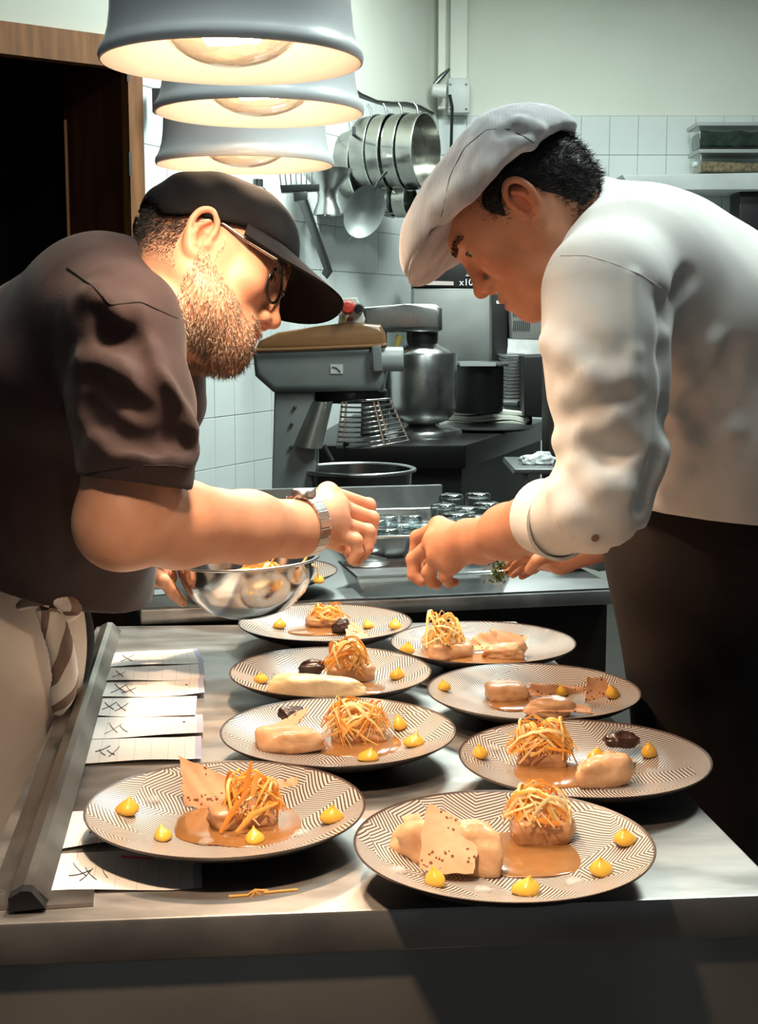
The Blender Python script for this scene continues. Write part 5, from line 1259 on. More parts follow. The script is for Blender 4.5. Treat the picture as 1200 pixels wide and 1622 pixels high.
# ------------------------------------------------------------------ things on the back counter
tray = thing('glass_tray', 'steel tray of upturned glasses on the back counter', 'tray', KP(690, 878))
ta, tbk = PZ(560, 852, .985), PZ(800, 846, .985)
td = (tbk - ta).normalized(); tn = Vector((-td.y, td.x, 0)); tl0 = (tbk - ta).length
TM = frame((ta.x, ta.y, KZ), td, (0, 0, 1))
def traybox(mb, x0, x1, y0, y1, z0, z1): mb.box((x0, y0, z0), (x1, y1, z1), TM)
mb = MB(); D_ = .42
prof = [(0, .055), (.004, .03), (.018, .008), (.04, .001), (D_ - .04, .001), (D_ - .018, .008), (D_ - .004, .03), (D_, .055)]
g = [[TM @ Vector((x_, y_, z_)) for y_, z_ in prof] for x_ in np.linspace(0, tl0, 9)]
rebase(tray, MB().sheet(g, thick=-.002).build('pan', STEEL_BRUSH, tray, 50))
for x_ in (0, tl0):
    mb = MB(); vs = [TM @ Vector((x_, y_, z_)) for y_, z_ in prof]; v2 = [v + td * .002 for v in vs]; n = len(vs)
    mb.add(vs + v2, [tuple(range(n)), tuple(range(2 * n - 1, n - 1, -1))] + [(i, i + n, (i + 1) % n + n, (i + 1) % n) for i in range(n)]); rebase(tray, mb.build('end_wall', STEEL_BRUSH, tray))
mb = MB(); mb.tube([TM @ Vector(q) for q in ((0, 0, .055), (tl0, 0, .055), (tl0, D_, .055), (0, D_, .055))], .0035, 8, closed=True); rebase(tray, mb.build('rim', STEEL, tray, 50))
GLASS = thin_glass('drinking_glass', (.90, .95, .95), .22, .02)
def glass_mesh(h, r0, r1):
    mb = MB(); mb.lathe([(r0, 0), (r0 * 1.01, .003), (r1, h * .93), (r1 * .93, h * .985), (r1 * .8, h), (.001, h), (.001, h - .012), (r1 * .78, h - .013), (r1 * .86, h * .86), (r0 * .93, .003), (r0 * .94, 0), (r0, 0)], 28)
    return mb.mesh('drinking_glass', GLASS, 50)
gm1, gm2 = glass_mesh(.092, .033, .030), glass_mesh(.058, .031, .026)
spots = [(714, 782, 1), (757, 780, 1), (702, 797, 1), (771, 795, 1), (738, 802, 1), (722, 812, 1), (760, 815, 1), (612, 816, 2), (651, 815, 2), (595, 822, 2), (634, 828, 2), (670, 829, 2), (613, 836, 2), (655, 842, 2), (690, 835, 2)]
GP = ['tall rear left', 'tall rear right', 'tall leftmost middle', 'tall rightmost', 'tall centre', 'tall front left', 'tall front right', 'low rear', 'low rear right', 'low leftmost', 'low middle', 'low right', 'low front left', 'low frontmost', 'low rightmost']
for i, (a, b, k) in enumerate(spots):
    h_ = .092 if k == 1 else .058; p = PZ(a, b, KZ + .004 + h_); o = obj('drinking_glass', gm1 if k == 1 else gm2); o.location = (p.x, p.y, KZ + .0035)
    tag(o, f'{GP[i]} clear glass turned upside down in the steel tray', 'glass', 'tall upturned glasses' if k == 1 else 'low upturned glasses')
# clear plastic container
pc = thing('plastic_container', 'clear shallow plastic container at the front edge of the back counter', 'container', KP(680, 945))
a, b = KP(578, 951), KP(800, 941); d_ = (b - a).normalized(); n_ = Vector((-d_.y, d_.x, 0)); L_ = (b - a).length
PM = frame((a.x + n_.x * .012, a.y + n_.y * .012, KZ + .0005), d_, (0, 0, 1)); CLR2 = thin_glass('container_plastic', (.84, .85, .85), .16, .15)
def shell(L0, W0, L1, W1, h, th, m, name, par):
    o0 = [(0, 0), (L0, 0), (L0, W0), (0, W0)]; dx = (L1 - L0) / 2; dy = (W1 - W0) / 2; o1 = [(-dx, -dy), (L0 + dx, -dy), (L0 + dx, W0 + dy), (-dx, W0 + dy)]
    mb = MB(); vs = [PM @ Vector((*q, 0)) for q in o0] + [PM @ Vector((*q, h)) for q in o1]
    vs += [PM @ Vector((q[0] * (1 - 2 * th / L0) + th, q[1] * (1 - 2 * th / W0) + th, th)) for q in o0] + [PM @ Vector((q[0] * (1 - 2 * th / L1) + th, q[1] * (1 - 2 * th / W1) + th, h)) for q in o1]
    fs = [(3, 2, 1, 0), (8, 9, 10, 11)] + [(i, (i + 1) % 4, 4 + (i + 1) % 4, 4 + i) for i in range(4)] + [(8 + (i + 1) % 4, 8 + i, 12 + i, 12 + (i + 1) % 4) for i in range(4)] + [(4 + i, 4 + (i + 1) % 4, 12 + (i + 1) % 4, 12 + i) for i in range(4)]
    mb.add(vs, fs); return rebase(par, mb.build(name, m, par))
shell(L_, .15, L_ + .03, .17, .042, .002, CLR2, 'box', pc)
mb = MB(); mb.tube([PM @ Vector(q) for q in ((-.015, -.010, .042), (L_ + .015, -.010, .042), (L_ + .015, .16, .042), (-.015, .16, .042))], .003, 6, closed=True); rebase(pc, mb.build('rim', thin_glass('rim_plastic', (.8, .82, .82), .3, .1), pc))
# small domed lid with a knob
p = KP(608, 915) + n_ * .16
ld = thing('small_lid', 'small domed steel lid with a knob behind the plastic container', 'lid', p)
mb = MB(); mb.lathe([(.048, .0), (.05, .002), (.044, .010), (.025, .017), (.001, .019), (.001, .016), (.025, .013), (.046, .0), (.048, 0)], 32); mb.build('dome', STEEL, ld, 50)
mb = MB(); mb.lathe([(.001, .018), (.006, .018), (.006, .032), (.0075, .034), (.0075, .040), (.001, .041)], 16); mb.build('knob', mat('copper_knob', (.40, .28, .22), .3, .9), ld, 50)
# plate on the counter behind the bowl
p9 = PZ(413, 903, KZ + .04); o = obj('dinner_plate', PLATE_ME); o.location = (p9.x, p9.y, KZ + .0004); o.rotation_euler = (0, 0, 1.0); tag(o, 'hatched plate on the back counter, mostly hidden by the steel bowl', 'plate', 'hatched plates on the pass'); pl9 = o
# steel box with screws
sb = thing('steel_box', 'worn steel box on the back counter under the white cuff', 'box', KP(935, 903))
Yb = KP(935, 905).y
rebase(sb, prism([(888, 850), (1010, 846), (1010, 898), (948, 906), (938, 899), (889, 893)], Yb, .22, .004).build('body', STEEL_BRUSH, sb, 40))
rebase(sb, prism([(888, 866), (893, 866), (893, 894), (888, 894)], Yb - .012, .012).build('flange', STEEL, sb))
for q in ((900, 868), (914, 868), (906, 884), (915, 888)): rebase(sb, cyl(W(*q, Yb), (0, -1, 0), [(.001, 0), (.006, 0), (.005, .005), (.001, .006)], 12).build('screw', STEEL, sb, 40))
# paper slips beneath the edge of the counter
mb = MB()
for k in range(1):
    a = KP(232, 945); b = KP(280, 941); mb.hexa([a, b, b + kn * .05, a + kn * .05], [q + Vector((0, 0, .002)) for q in (a, b, b + kn * .05, a + kn * .05)])
tag(mb.build('clear_sheet', thin_glass('sheet', (.8, .84, .84), .2)), 'small clear sheet on the counter below the left hand', 'sheet')
# ------------------------------------------------------------------ steel bowl held by the bearded chef
bc = W(390, 889, 2.12)
sbw = thing('steel_bowl', 'shiny steel mixing bowl of carrot shavings held by the bearded chef', 'bowl', bc)
sbw.rotation_euler = (R(-1), R(-2.5), 0)
BR = 116 * mpp(2.12)
mb = MB(); mb.lathe([(.001, -.085), (.04, -.084), (.066, -.074), (.09, -.050), (.104, -.022), (.1075, 0), (BR, .002), (BR, .0045), (.106, .003), (.1015, -.021), (.088, -.0475), (.064, -.071), (.04, -.080), (.001, -.081)], 64)
mb.build('body', mat('polished_steel', (.62, .60, .58), .16, 1.0, var=.05, rvar=.04), sbw, 40)
mb = MB(); n = 64; mb.tube([(BR * cos(2 * pi * i / n), BR * sin(2 * pi * i / n), .003) for i in range(n)], .002, 6, closed=True); mb.build('rim', STEEL, sbw, 60)
# ------------------------------------------------------------------ food
MEAT = mat('braised_block', (.46, .22, .10), .35, var=.3, vscale=55, bump=.4, bscale=90, coat=.3, color2=(.62, .36, .19))
FISH = mat('golden_fillet', (.60, .31, .15), .38, var=.2, vscale=45, bump=.5, bscale=110, coat=.25, color2=(.76, .48, .27), sss=.1)
PALE = mat('pale_fillet', (.70, .50, .28), .38, var=.2, vscale=45, bump=.5, bscale=110, coat=.25, color2=(.82, .66, .42), sss=.1)
SAUCE = mat('brown_sauce', (.26, .115, .035), .16, var=.15, vscale=22, coat=.6, color2=(.33, .15, .05))
CREAM = mat('yellow_cream', (.80, .46, .06), .28, var=.06, vscale=50, coat=.4, sss=.15)
DARKF = mat('dark_mushroom', (.045, .02, .014), .35, var=.5, vscale=60, bump=.8, bscale=90, coat=.3)
GEL = mat('clear_gel', (.80, .76, .72), .08, alpha=.26, coat=.5)
CAR = [mat('carrot_orange', (.90, .36, .06), .35, sss=.2, coat=.15), mat('carrot_amber', (.93, .50, .13), .35, sss=.2, coat=.15), mat('shaved_root_pale', (.92, .68, .34), .35, sss=.25, coat=.15)]
def tuile_mat():
    m = mat('crisp_wafer', (.72, .39, .22), .55, var=.12, vscale=30, color2=(.80, .48, .29), bump=.25, bscale=140); nt = m.node_tree; N = nt.nodes; L = nt.links; b = N['Principled BSDF']
    src = b.inputs['Base Color'].links[0].from_socket; tc = N.new('ShaderNodeTexCoord'); v = N.new('ShaderNodeTexVoronoi'); v.inputs['Scale'].default_value = 190; L.new(tc.outputs['Object'], v.inputs[0])
    nz = N.new('ShaderNodeTexNoise'); nz.inputs['Scale'].default_value = 38; L.new(tc.outputs['Object'], nz.inputs[0])
    c1 = N.new('ShaderNodeMath'); c1.operation = 'LESS_THAN'; c1.inputs[1].default_value = .33; L.new(v.outputs['Distance'], c1.inputs[0])
    c2 = N.new('ShaderNodeMath'); c2.operation = 'GREATER_THAN'; c2.inputs[1].default_value = .50; L.new(nz.outputs['Fac'], c2.inputs[0])
    mu = N.new('ShaderNodeMath'); mu.operation = 'MULTIPLY'; L.new(c1.outputs[0], mu.inputs[0]); L.new(c2.outputs[0], mu.inputs[1])
    mx_ = N.new('ShaderNodeMix'); mx_.data_type = 'RGBA'; L.new(mu.outputs[0], mx_.inputs[0]); L.new(src, mx_.inputs[6]); mx_.inputs[7].default_value = (.24, .075, .025, 1); L.new(mx_.outputs[2], b.inputs['Base Color'])
    return m
TUILE = tuile_mat()
def blob(name, c, r, m, label, cat, rz=0.0, sq=2.0, noise=.08, ns=2.5, seed=0, sub=4, flat=-.9, group=None, tilt=(0, 0), taper=0.0):
    bm = bmesh.new(); bmesh.ops.create_icosphere(bm, subdivisions=sub, radius=1)
    P = np.array([v.co[:] for v in bm.verts], np.float32)
    ln = (np.abs(P) ** sq).sum(1) ** (1 / sq); P = P / ln[:, None]
    P *= (1 + noise * wob(P, ns, seed) + noise * .4 * wob(P, ns * 2.7, seed + 7))[:, None]
    if taper: P[:, 1] *= 1 + taper * P[:, 0]; P[:, 2] *= 1 + taper * .8 * P[:, 0]; P[:, 2] += .10 * np.abs(np.sin(3.1 * P[:, 0] + 2.2 * P[:, 1] + seed)) * (P[:, 2] > 0)
    P[:, 2] = np.maximum(P[:, 2], flat)
    P = P * np.array(r, np.float32)
    for v, p in zip(bm.verts, P): v.co = Vector(p.tolist())
    me_ = bpy.data.meshes.new(name); bm.to_mesh(me_); bm.free(); me_.polygons.foreach_set('use_smooth', [True] * len(me_.polygons)); me_.materials.append(m)
    o = obj(name, me_); o.location = Vector(c) + Vector((0, 0, -flat * r[2])); o.rotation_euler = (tilt[0], tilt[1], rz); tag(o, label, cat, group); return o
def px2m(pl, n): return n * mpp(pl.location.y)
def sauce(pl, x0, x1, y0, y1, where, seed):
    c = on_plate(pl, (x0 + x1) / 2, (y0 + y1) / 2); a = on_plate(pl, (x0 + x1) / 2, y0); b = on_plate(pl, (x0 + x1) / 2, y1)
    rx = px2m(pl, (x1 - x0) / 2); ry = min(max((a.y - b.y) / 2, .012), rx * 1.05)
    blob('sauce_pool', c + Vector((0, 0, -.0012)), (rx, ry, .0042), SAUCE, f'glossy brown sauce pool on the {where}', 'sauce', sq=2.3, noise=.10, ns=2.2, seed=seed, flat=-.3)
def dollop(pl, px, py, label, seed, s_=1.0):
    c = on_plate(pl, px, py + 8); rn_ = random.Random(seed); h_ = .0165 * s_ * rn_.uniform(.85, 1.15); r_ = .0098 * s_ * rn_.uniform(.9, 1.15); a = rn_.uniform(0, 6.28)
    mb = MB(); n = 18; k = 10; prof = [(.75, 0), (1, .12), (1.0, .28), (.86, .46), (.6, .62), (.36, .74), (.2, .84), (.1, .93), (.03, 1.0)]
    vs = []
    for q, (rr, z_) in enumerate(prof):
        bx, by = cos(a) * .0042 * z_ ** 2.2, sin(a) * .0042 * z_ ** 2.2
        for i in range(n):
            t_ = 2 * pi * i / n; w_ = 1 + .06 * sin(3 * t_ + seed + q * .5); vs.append((bx + r_ * rr * w_ * cos(t_) * (1 + .15 * cos(a)), by + r_ * rr * w_ * sin(t_), z_ * h_))
    fs = [(q * n + i, q * n + (i + 1) % n, (q + 1) * n + (i + 1) % n, (q + 1) * n + i) for q in range(len(prof) - 1) for i in range(n)]
    fs.append(tuple(range(n - 1, -1, -1))); fs.append(tuple((len(prof) - 1) * n + i for i in range(n)))
    mb.add(vs, fs); o = mb.build('cream_dollop', CREAM, None, 60); o.location = c + Vector((0, 0, -.0004)); tag(o, label, 'dollop', 'yellow cream dollops')
def gel(pl, px, py, label, seed): blob('gel_drop', on_plate(pl, px, py + 3) + Vector((0, 0, -.0008)), (.0085, .0075, .0042), GEL, label, 'gel', noise=.15, seed=seed, sub=3, flat=-.3, group='clear gel drops')
def nest(c, rx, ry, h_, n, label, seed, pale=.35, wild=1.0, name='carrot_nest'):
    t_ = thing(name, label, 'garnish', c); rn_ = random.Random(seed)
    for k in range(int(n * 1.4)):
        a0 = rn_.uniform(0, 2 * pi); sw = rn_.uniform(1.6, 3.6) * rn_.choice((-1, 1)); r0 = rn_.uniform(.55, 1.08); lift = rn_.uniform(.25, 1.0); ph = rn_.uniform(0, 6.28)
        pts = []; m_ = 14; drop = rn_.uniform(.0, .35) if rn_.random() < .35 * wild else 0
        for i in range(m_):
            f = i / (m_ - 1); a = a0 + sw * f; rr = r0 * (.55 + .45 * abs(2 * f - 1) ** 1.3) + .07 * sin(5 * f + ph)
            z_ = lift * h_ * (1 - abs(2 * f - 1) ** 2.2) + h_ * .18 * rn_.uniform(.4, 1) * (.3 + .7 * sin(3 * f + ph) ** 2)
            if f > .8: z_ -= drop * h_ * (f - .8) / .2 * 1.5; rr += .25 * drop * (f - .8) / .2
            pts.append((rx * rr * cos(a), ry * rr * sin(a), max(z_, -.55 * h_)))
        w_ = rn_.uniform(.0012, .0034) if rn_.random() < .5 else rn_.uniform(.0010, .0019)
        mb = MB(); mb.tube(pts, [w_ * (.5 + .5 * sin(pi * min(1, .15 + .85 * i / (m_ - 1)))) for i in range(m_)], 5, flat=.34)
        mb.build('shaving', CAR[2] if rn_.random() < pale else CAR[rn_.randrange(2)], t_, 60)
    return t_
def tuile(corners, label, seed, amp=.0013, n=16):
    # four corners (world points) in order; edges broken unevenly
    rn_ = random.Random(seed); A, B, C, D = [Vector(q) for q in corners]; nr = (B - A).cross(D - A).normalized(); L0 = (B - A).length
    c = (A + B + C + D) / 4; g = []
    ph = [rn_.uniform(0, 6.28) for _ in range(8)]
    for i in range(n + 1):
        u = i / n; row = []
        for j in range(n + 1):
            v = j / n
            uu = u + (.022 * sin(7 * v + ph[0]) + .014 * sin(19 * v + ph[1])) * (abs(2 * u - 1) ** 3) * (1 if u > .5 else -1)
            vv = v + (.022 * sin(6 * u + ph[2]) + .014 * sin(17 * u + ph[3])) * (abs(2 * v - 1) ** 3) * (1 if v > .5 else -1)
            p = (A * (1 - uu) + B * uu) * (1 - vv) + (D * (1 - uu) + C * uu) * vv
            p = p + nr * (amp * (sin(4 * uu + ph[4]) + sin(5 * vv + ph[5])) + amp * .35 * sin(13 * uu + 11 * vv + ph[6]))
            row.append(p - c)
        g.append(row)
    o = MB().sheet(g, thick=.0016).build('crisp_wafer', TUILE, None, 60); o.location = c; tag(o, label, 'wafer', 'crisp wafers'); return o
def tq(pl, *pts): # pixel corners with a depth offset from the plate spot below them
    base = on_plate(pl, pts[0][0], pts[0][1]); return [W(a, b, base.y + dy) for a, b, dy in pts]
def block(pl, x0, x1, y0, y1, where, seed, m=MEAT, rz=.25, extra='braised', name='braised_block', cat='meat', lab=None):
    c = on_plate(pl, (x0 + x1) / 2, y1 - 8); w_ = px2m(pl, (x1 - x0) / 2) * .86; h_ = px2m(pl, (y1 - y0)) * .40
    o = blob(name, c + Vector((0, w_ * .45, -.001)), (w_, w_ * .72, h_), m, lab or f'{extra} brown block on the {where}', cat, rz=rz, sq=5.0, noise=.09, ns=4, seed=seed, flat=-.93)
    top = o.location + Vector((0, 0, h_ * .9)); return top, w_
def fillet(pl, x0, x1, y0, y1, where, seed, rz=0.0, lab=None, m=None, fl=.55):
    c = on_plate(pl, (x0 + x1) / 2, y1 - 6); w_ = px2m(pl, (x1 - x0) / 2); h_ = px2m(pl, (y1 - y0)) * .5
    return blob('fillet', c + Vector((0, w_ * .2, -.0008)), (w_, w_ * fl, h_), m or FISH, lab or f'golden fillet piece on the {where}', 'fillet', rz=rz, sq=3.0, noise=.2, ns=3.2, seed=seed, flat=-.8, taper=-.28 if seed % 4 else .25)
w1, w2, w3, w4, w5, w6, w7, w8 = 'front right plate', 'front left plate', 'second right plate', 'second left plate', 'third right plate', 'third left plate', 'farthest right plate', 'farthest left plate'
# --- front right
sauce(pl1, 745, 940, 1304, 1398, w1, 1)
tp_, ww = block(pl1, 798, 920, 1282, 1348, w1, 2, rz=.15)
nest(tp_ + Vector((-.004, -.004, -.004)), .034, .028, .034, 34, f'orange shaved carrot nest on the block, {w1}', 3, .45)
fillet(pl1, 616, 800, 1296, 1384, w1, 4, -.35, 'long pale fillet under the crisp wafer on the front right plate', fl=.34)
tuile(tq(pl1, (661, 1377, -.02), (752, 1386, -.022), (755, 1318, .005), (677, 1268, .012)), 'large speckled crisp wafer leaning upright on the front right plate', 5)
tuile(tq(pl1, (632, 1322, .02), (668, 1318, .02), (666, 1288, .035), (636, 1293, .035)), 'small crisp wafer behind the large one on the front right plate', 6)
for i, (a, b, tx) in enumerate(((690, 1393, 'front left edge'), (833, 1407, 'front edge'), (952, 1376, 'right edge, lower one'), (989, 1327, 'right edge, upper one'))): dollop(pl1, a, b, f'yellow cream dollop at the {tx} of the {w1}', 10 + i, 1.15)
for i, (a, b, tx) in enumerate(((764, 1408, 'front'), (628, 1376, 'left'), (910, 1396, 'right'))): gel(pl1, a, b, f'clear gel drop at the {tx} of the {w1}', 20 + i)
# --- front left
sauce(pl2, 268, 495, 1268, 1342, w2, 11)
tp_, ww = block(pl2, 318, 440, 1268, 1322, w2, 12)
nest(tp_ + Vector((.012, -.006, -.010)), .036, .026, .042, 30, f'tall orange carrot nest on the {w2}', 13, .15, 1.6)
mbs = [( (385, 1265), (392, 1235), (398, 1206)), ((400, 1262), (403, 1240), (408, 1222)), ((350, 1318), (368, 1285), (395, 1250)), ((375, 1318), (400, 1290), (440, 1272))]
for i, q in enumerate(mbs):
    Yq = tp_.y - .03; mb = MB(); mb.tube([W(a, b, Yq - .004 * i) for a, b in q], [.0022, .0032, .0012], 6, flat=.4); o = mb.build('carrot_stick', CAR[i % 2], None, 60); tag(o, ['tall pointed carrot strip standing in the front left nest', 'short pointed carrot strip beside the tall one in the front left nest', 'carrot strip leaning to the left on the front left nest', 'carrot strip lying to the right on the front left nest'][i], 'carrot strip', 'loose carrot strips')
tuile(tq(pl2, (293, 1278, 0), (352, 1284, -.005), (378, 1240, .01), (282, 1196, .02)), 'large speckled crisp wafer standing at the back of the front left plate', 15)
tuile(tq(pl2, (440, 1280, .03), (474, 1284, .03), (470, 1232, .045), (424, 1236, .045)), 'smaller crisp wafer right of the nest on the front left plate', 16)
for i, (a, b, tx) in enumerate(((201, 1280, 'left edge'), (258, 1321, 'front left edge'), (403, 1326, 'front edge'), (525, 1292, 'right edge'))): dollop(pl2, a, b, f'yellow cream dollop at the {tx} of the {w2}', 30 + i, 1.15)
for i, (a, b, tx) in enumerate(((240, 1260, 'back left'), (326, 1332, 'front'), (478, 1318, 'right'))): gel(pl2, a, b, f'clear gel drop at the {tx} of the {w2}', 40 + i)
# --- second right
sauce(pl3, 802, 940, 1192, 1256, w3, 21)
tp_, ww = block(pl3, 815, 908, 1180, 1224, w3, 22, rz=-.2)
nest(tp_ + Vector((-.004, -.004, -.006)), .040, .030, .040, 40, f'bushy yellow orange carrot nest on the {w3}', 23, .4, 1.3)
fillet(pl3, 912, 1008, 1200, 1252, w3, 24, .3, fl=.42)
blob('dark_mushroom', on_plate(pl3, 985, 1200) + Vector((0, .004, .012)), (.021, .014, .010), DARKF, f'dark wrinkled mushroom behind the fillet on the {w3}', 'mushroom', seed=25, noise=.2, ns=4)
tuile(tq(pl3, (925, 1206, .02), (1012, 1196, .03), (1008, 1178, .05), (930, 1196, .045)), 'thin crisp wafer lying behind the fillet on the second right plate', 26, .003)
tuile(tq(pl3, (940, 1212, -.030), (996, 1228, -.034), (1006, 1198, .0), (958, 1188, .0)), 'pale crisp wafer resting on the fillet of the second right plate', 27, .002)
for i, (a, b, tx) in enumerate(((760, 1191, 'left edge'), (945, 1166, 'back edge'), (1027, 1183, 'right edge'))): dollop(pl3, a, b, f'yellow cream dollop at the {tx} of the {w3}', 50 + i, 1.1)
for i, (a, b, tx) in enumerate(((780, 1180, 'left'), (986, 1166, 'right'))): gel(pl3, a, b, f'clear gel drop at the {tx} of the {w3}', 60 + i)
# --- second left
sauce(pl4, 490, 650, 1146, 1202, w4, 31)
tp_, ww = block(pl4, 515, 620, 1148, 1186, w4, 32, rz=.1)
nest(tp_ + Vector((-.002, -.006, -.006)), .046, .034, .040, 40, f'drooping orange carrot nest on the {w4}', 33, .35, 2.0)
fillet(pl4, 408, 508, 1152, 1198, w4, 34, -.1, fl=.5)
blob('dark_mushroom', on_plate(pl4, 462, 1165) + Vector((0, .0, .020)), (.017, .012, .010), DARKF, f'dark mushroom leaning on the wafer of the {w4}', 'mushroom', seed=35, noise=.2, ns=4)
tuile(tq(pl4, (403, 1164, -.02), (418, 1186, -.03), (478, 1142, -.01), (488, 1118, .01)), 'long crisp wafer leaning over the fillet on the second left plate', 36)
for i, (a, b, tx) in enumerate(((633, 1141, 'right edge, upper one'), (655, 1172, 'right edge, lower one'), (583, 1195, 'front edge'))): dollop(pl4, a, b, f'yellow cream dollop at the {tx} of the {w4}', 70 + i, 1.1)
for i, (a, b, tx) in enumerate(((655, 1156, 'right'), (628, 1186, 'front'))): gel(pl4, a, b, f'clear gel drop at the {tx} of the {w4}', 80 + i)
# --- third right
sauce(pl5, 772, 860, 1096, 1132, w5, 41)
block(pl5, 764, 842, 1080, 1120, w5, 42, FISH, .1, 'plain')
fillet(pl5, 832, 905, 1108, 1140, w5, 44, .1)
tuile(tq(pl5, (834, 1102, -.012), (936, 1112, -.012), (942, 1088, .0), (836, 1086, .0)), 'long rolled crisp wafer across the third right plate', 46, .004)
tuile(tq(pl5, (926, 1112, .0), (972, 1118, .0), (958, 1074, .012), (930, 1072, .012)), 'pointed crisp wafer standing at the right of the third right plate', 47)
tuile(tq(pl5, (850, 1128, -.03), (940, 1130, -.03), (930, 1117, -.015), (848, 1114, -.015)), 'flat crisp wafer at the front of the third right plate', 48)
for i, (a, b, tx) in enumerate(((703, 1084, 'left edge'), (779, 1077, 'back left'), (889, 1080, 'back edge'), (970, 1096, 'right edge'))): dollop(pl5, a, b, f'yellow cream dollop at the {tx} of the {w5}', 90 + i, 1.1)
# --- third left
sauce(pl6, 545, 615, 1076, 1108, w6, 51)
tp_, ww = block(pl6, 510, 598, 1050, 1088, w6, 52, rz=.2)
nest(tp_ + Vector((-.004, -.004, -.003)), .036, .030, .038, 36, f'orange and yellow carrot nest on the {w6}', 53, .45, 1.8)
fillet(pl6, 433, 580, 1076, 1112, w6, 54, -.05, 'long pale cream fillet at the front of the third left plate', m=PALE, fl=.3)
blob('dark_mushroom', on_plate(pl6, 494, 1078) + Vector((0, .02, .004)), (.020, .014, .012), DARKF, f'dark wrinkled mushroom left of the nest on the {w6}', 'mushroom', seed=55, noise=.22, ns=4)
for i, (a, b, tx) in enumerate(((413, 1072, 'left edge'), (628, 1066, 'right edge'), (484, 1052, 'back edge'))): dollop(pl6, a, b, f'yellow cream dollop at the {tx} of the {w6}', 100 + i, 1.1)
gel(pl6, 440, 1062, f'clear gel drop at the left of the {w6}', 105)
# --- farthest right
sauce(pl7, 715, 840, 1034, 1058, w7, 61)
tp_, ww = block(pl7, 664, 756, 1016, 1052, w7, 62, rz=.15)
nest(tp_ + Vector((-.008, -.006, -.002)), .036, .028, .050, 36, f'tall pale carrot nest on the {w7}', 63, .6, 1.4)
fillet(pl7, 768, 836, 1024, 1052, w7, 64, 0)
tuile(tq(pl7, (782, 1026, .0), (864, 1044, .0), (860, 1008, .02), (776, 996, .02)), 'broad crisp wafer at the right of the farthest right plate', 66, .003)
tuile(tq(pl7, (740, 1034, -.01), (790, 1028, -.01), (786, 1000, .01), (748, 1010, .01)), 'small crisp wafer right of the nest on the farthest right plate', 67, .003)
dollop(pl7, 645, 1027, f'yellow cream dollop at the left edge of the {w7}', 110, 1.1)
# --- farthest left
sauce(pl8, 452, 560, 984, 1014, w8, 71)
tp_, ww = block(pl8, 478, 555, 976, 1004, w8, 72, rz=.1)
nest(tp_ + Vector((0, -.004, -.006)), .036, .028, .026, 26, f'flat orange carrot nest on the {w8}', 73, .2, .8)
blob('dark_mushroom', on_plate(pl8, 540, 1004) + Vector((0, .0, .002)), (.016, .013, .012), DARKF, f'dark round mushroom in the sauce of the {w8}', 'mushroom', seed=75, noise=.22, ns=4)
tuile(tq(pl8, (548, 1010, 0), (592, 1014, 0), (560, 984, .03), (545, 984, .03)), 'crisp wafer leaning at the right of the farthest left plate', 76)
for i, (a, b, tx) in enumerate(((442, 984, 'left edge'), (583, 980, 'back right'), (626, 987, 'right edge'))): dollop(pl8, a, b, f'yellow cream dollop at the {tx} of the {w8}', 120 + i, 1.1)
dollop(pl9, 505, 915, 'yellow cream dollop on the plate behind the steel bowl', 130, 1.1)
# --- shavings in the steel bowl, loose shavings on the bench, herb sprig
nest(bc + Vector((.02, -.01, -.045)), .060, .055, .040, 40, 'heap of carrot shavings inside the steel bowl', 81, .4, 1.0)
for i, q in enumerate((((422, 905), (430, 890), (438, 877)), ((470, 902), (480, 890), (490, 876)), ((494, 894), (502, 900), (504, 915)), ((408, 896), (400, 890), (392, 886)))):
    mb = MB(); mb.tube([W(a, b, 2.05 + .02 * k) for k, (a, b) in enumerate(q)], .0022, 6, flat=.4); o = mb.build('carrot_shaving', CAR[i % 3], None, 60); tag(o, ['carrot shaving rising from the middle of the steel bowl', 'carrot shaving rising near the right of the steel bowl', 'carrot shaving hanging over the right rim of the steel bowl', 'carrot shaving at the left inside the steel bowl'][i], 'shaving', 'loose shavings at the bowl')
for i, q in enumerate((((362, 1420), (392, 1418), (403, 1410), (425, 1411)), ((398, 1421), (404, 1412), (412, 1417)), ((418, 1414), (450, 1411), (472, 1409)))):
    mb = MB(); mb.tube([PZ(a, b, BZ + .0015) for a, b in q], .0014, 6, flat=.6); o = mb.build('carrot_shaving', CAR[1], None, 60); tag(o, ['long loose carrot shaving on the bench front', 'tiny bent carrot shaving on the bench front', 'thin carrot shaving to the right on the bench front'][i], 'shaving', 'loose shavings on the bench')
hb2 = thing('herb_sprig', 'green herb sprig held by the chef in white', 'herb', W(790, 890, 2.2))
HERB = mat('herb_green', (.055, .075, .015), .6, var=.4, vscale=60); rn_ = random.Random(5)
for k in range(5):
    b0 = W(800 - k * 3, 885 + k, 2.19 + .005 * k); b1 = W(785 + k * 4 - 8, 918, 2.185 + .006 * k); mb = MB(); mb.tube([b0, b0.lerp(b1, .5) + Vector((-.004, 0, 0)), b1], .0009, 5); o = rebase(hb2, mb.build('stem', HERB, hb2))
    mb = MB()
    for i in range(26):
        f = rn_.uniform(.15, 1.0); p = b0.lerp(b1, f) + Vector((rn_.gauss(0, .005), rn_.gauss(0, .005), rn_.gauss(0, .005))); a = Vector((rn_.uniform(-1, 1), rn_.uniform(-1, 1), rn_.uniform(-1, .6))).normalized() * .010; b = Vector((rn_.uniform(-1, 1), rn_.uniform(-1, 1), rn_.uniform(-1, 1))).normalized() * .0026
        mb.add([p, p + a * .5 + b, p + a, p + a * .5 - b], [(0, 1, 2, 3)])
    lf = mb.build('leaves', HERB, o); lf['kind'] = 'stuff'
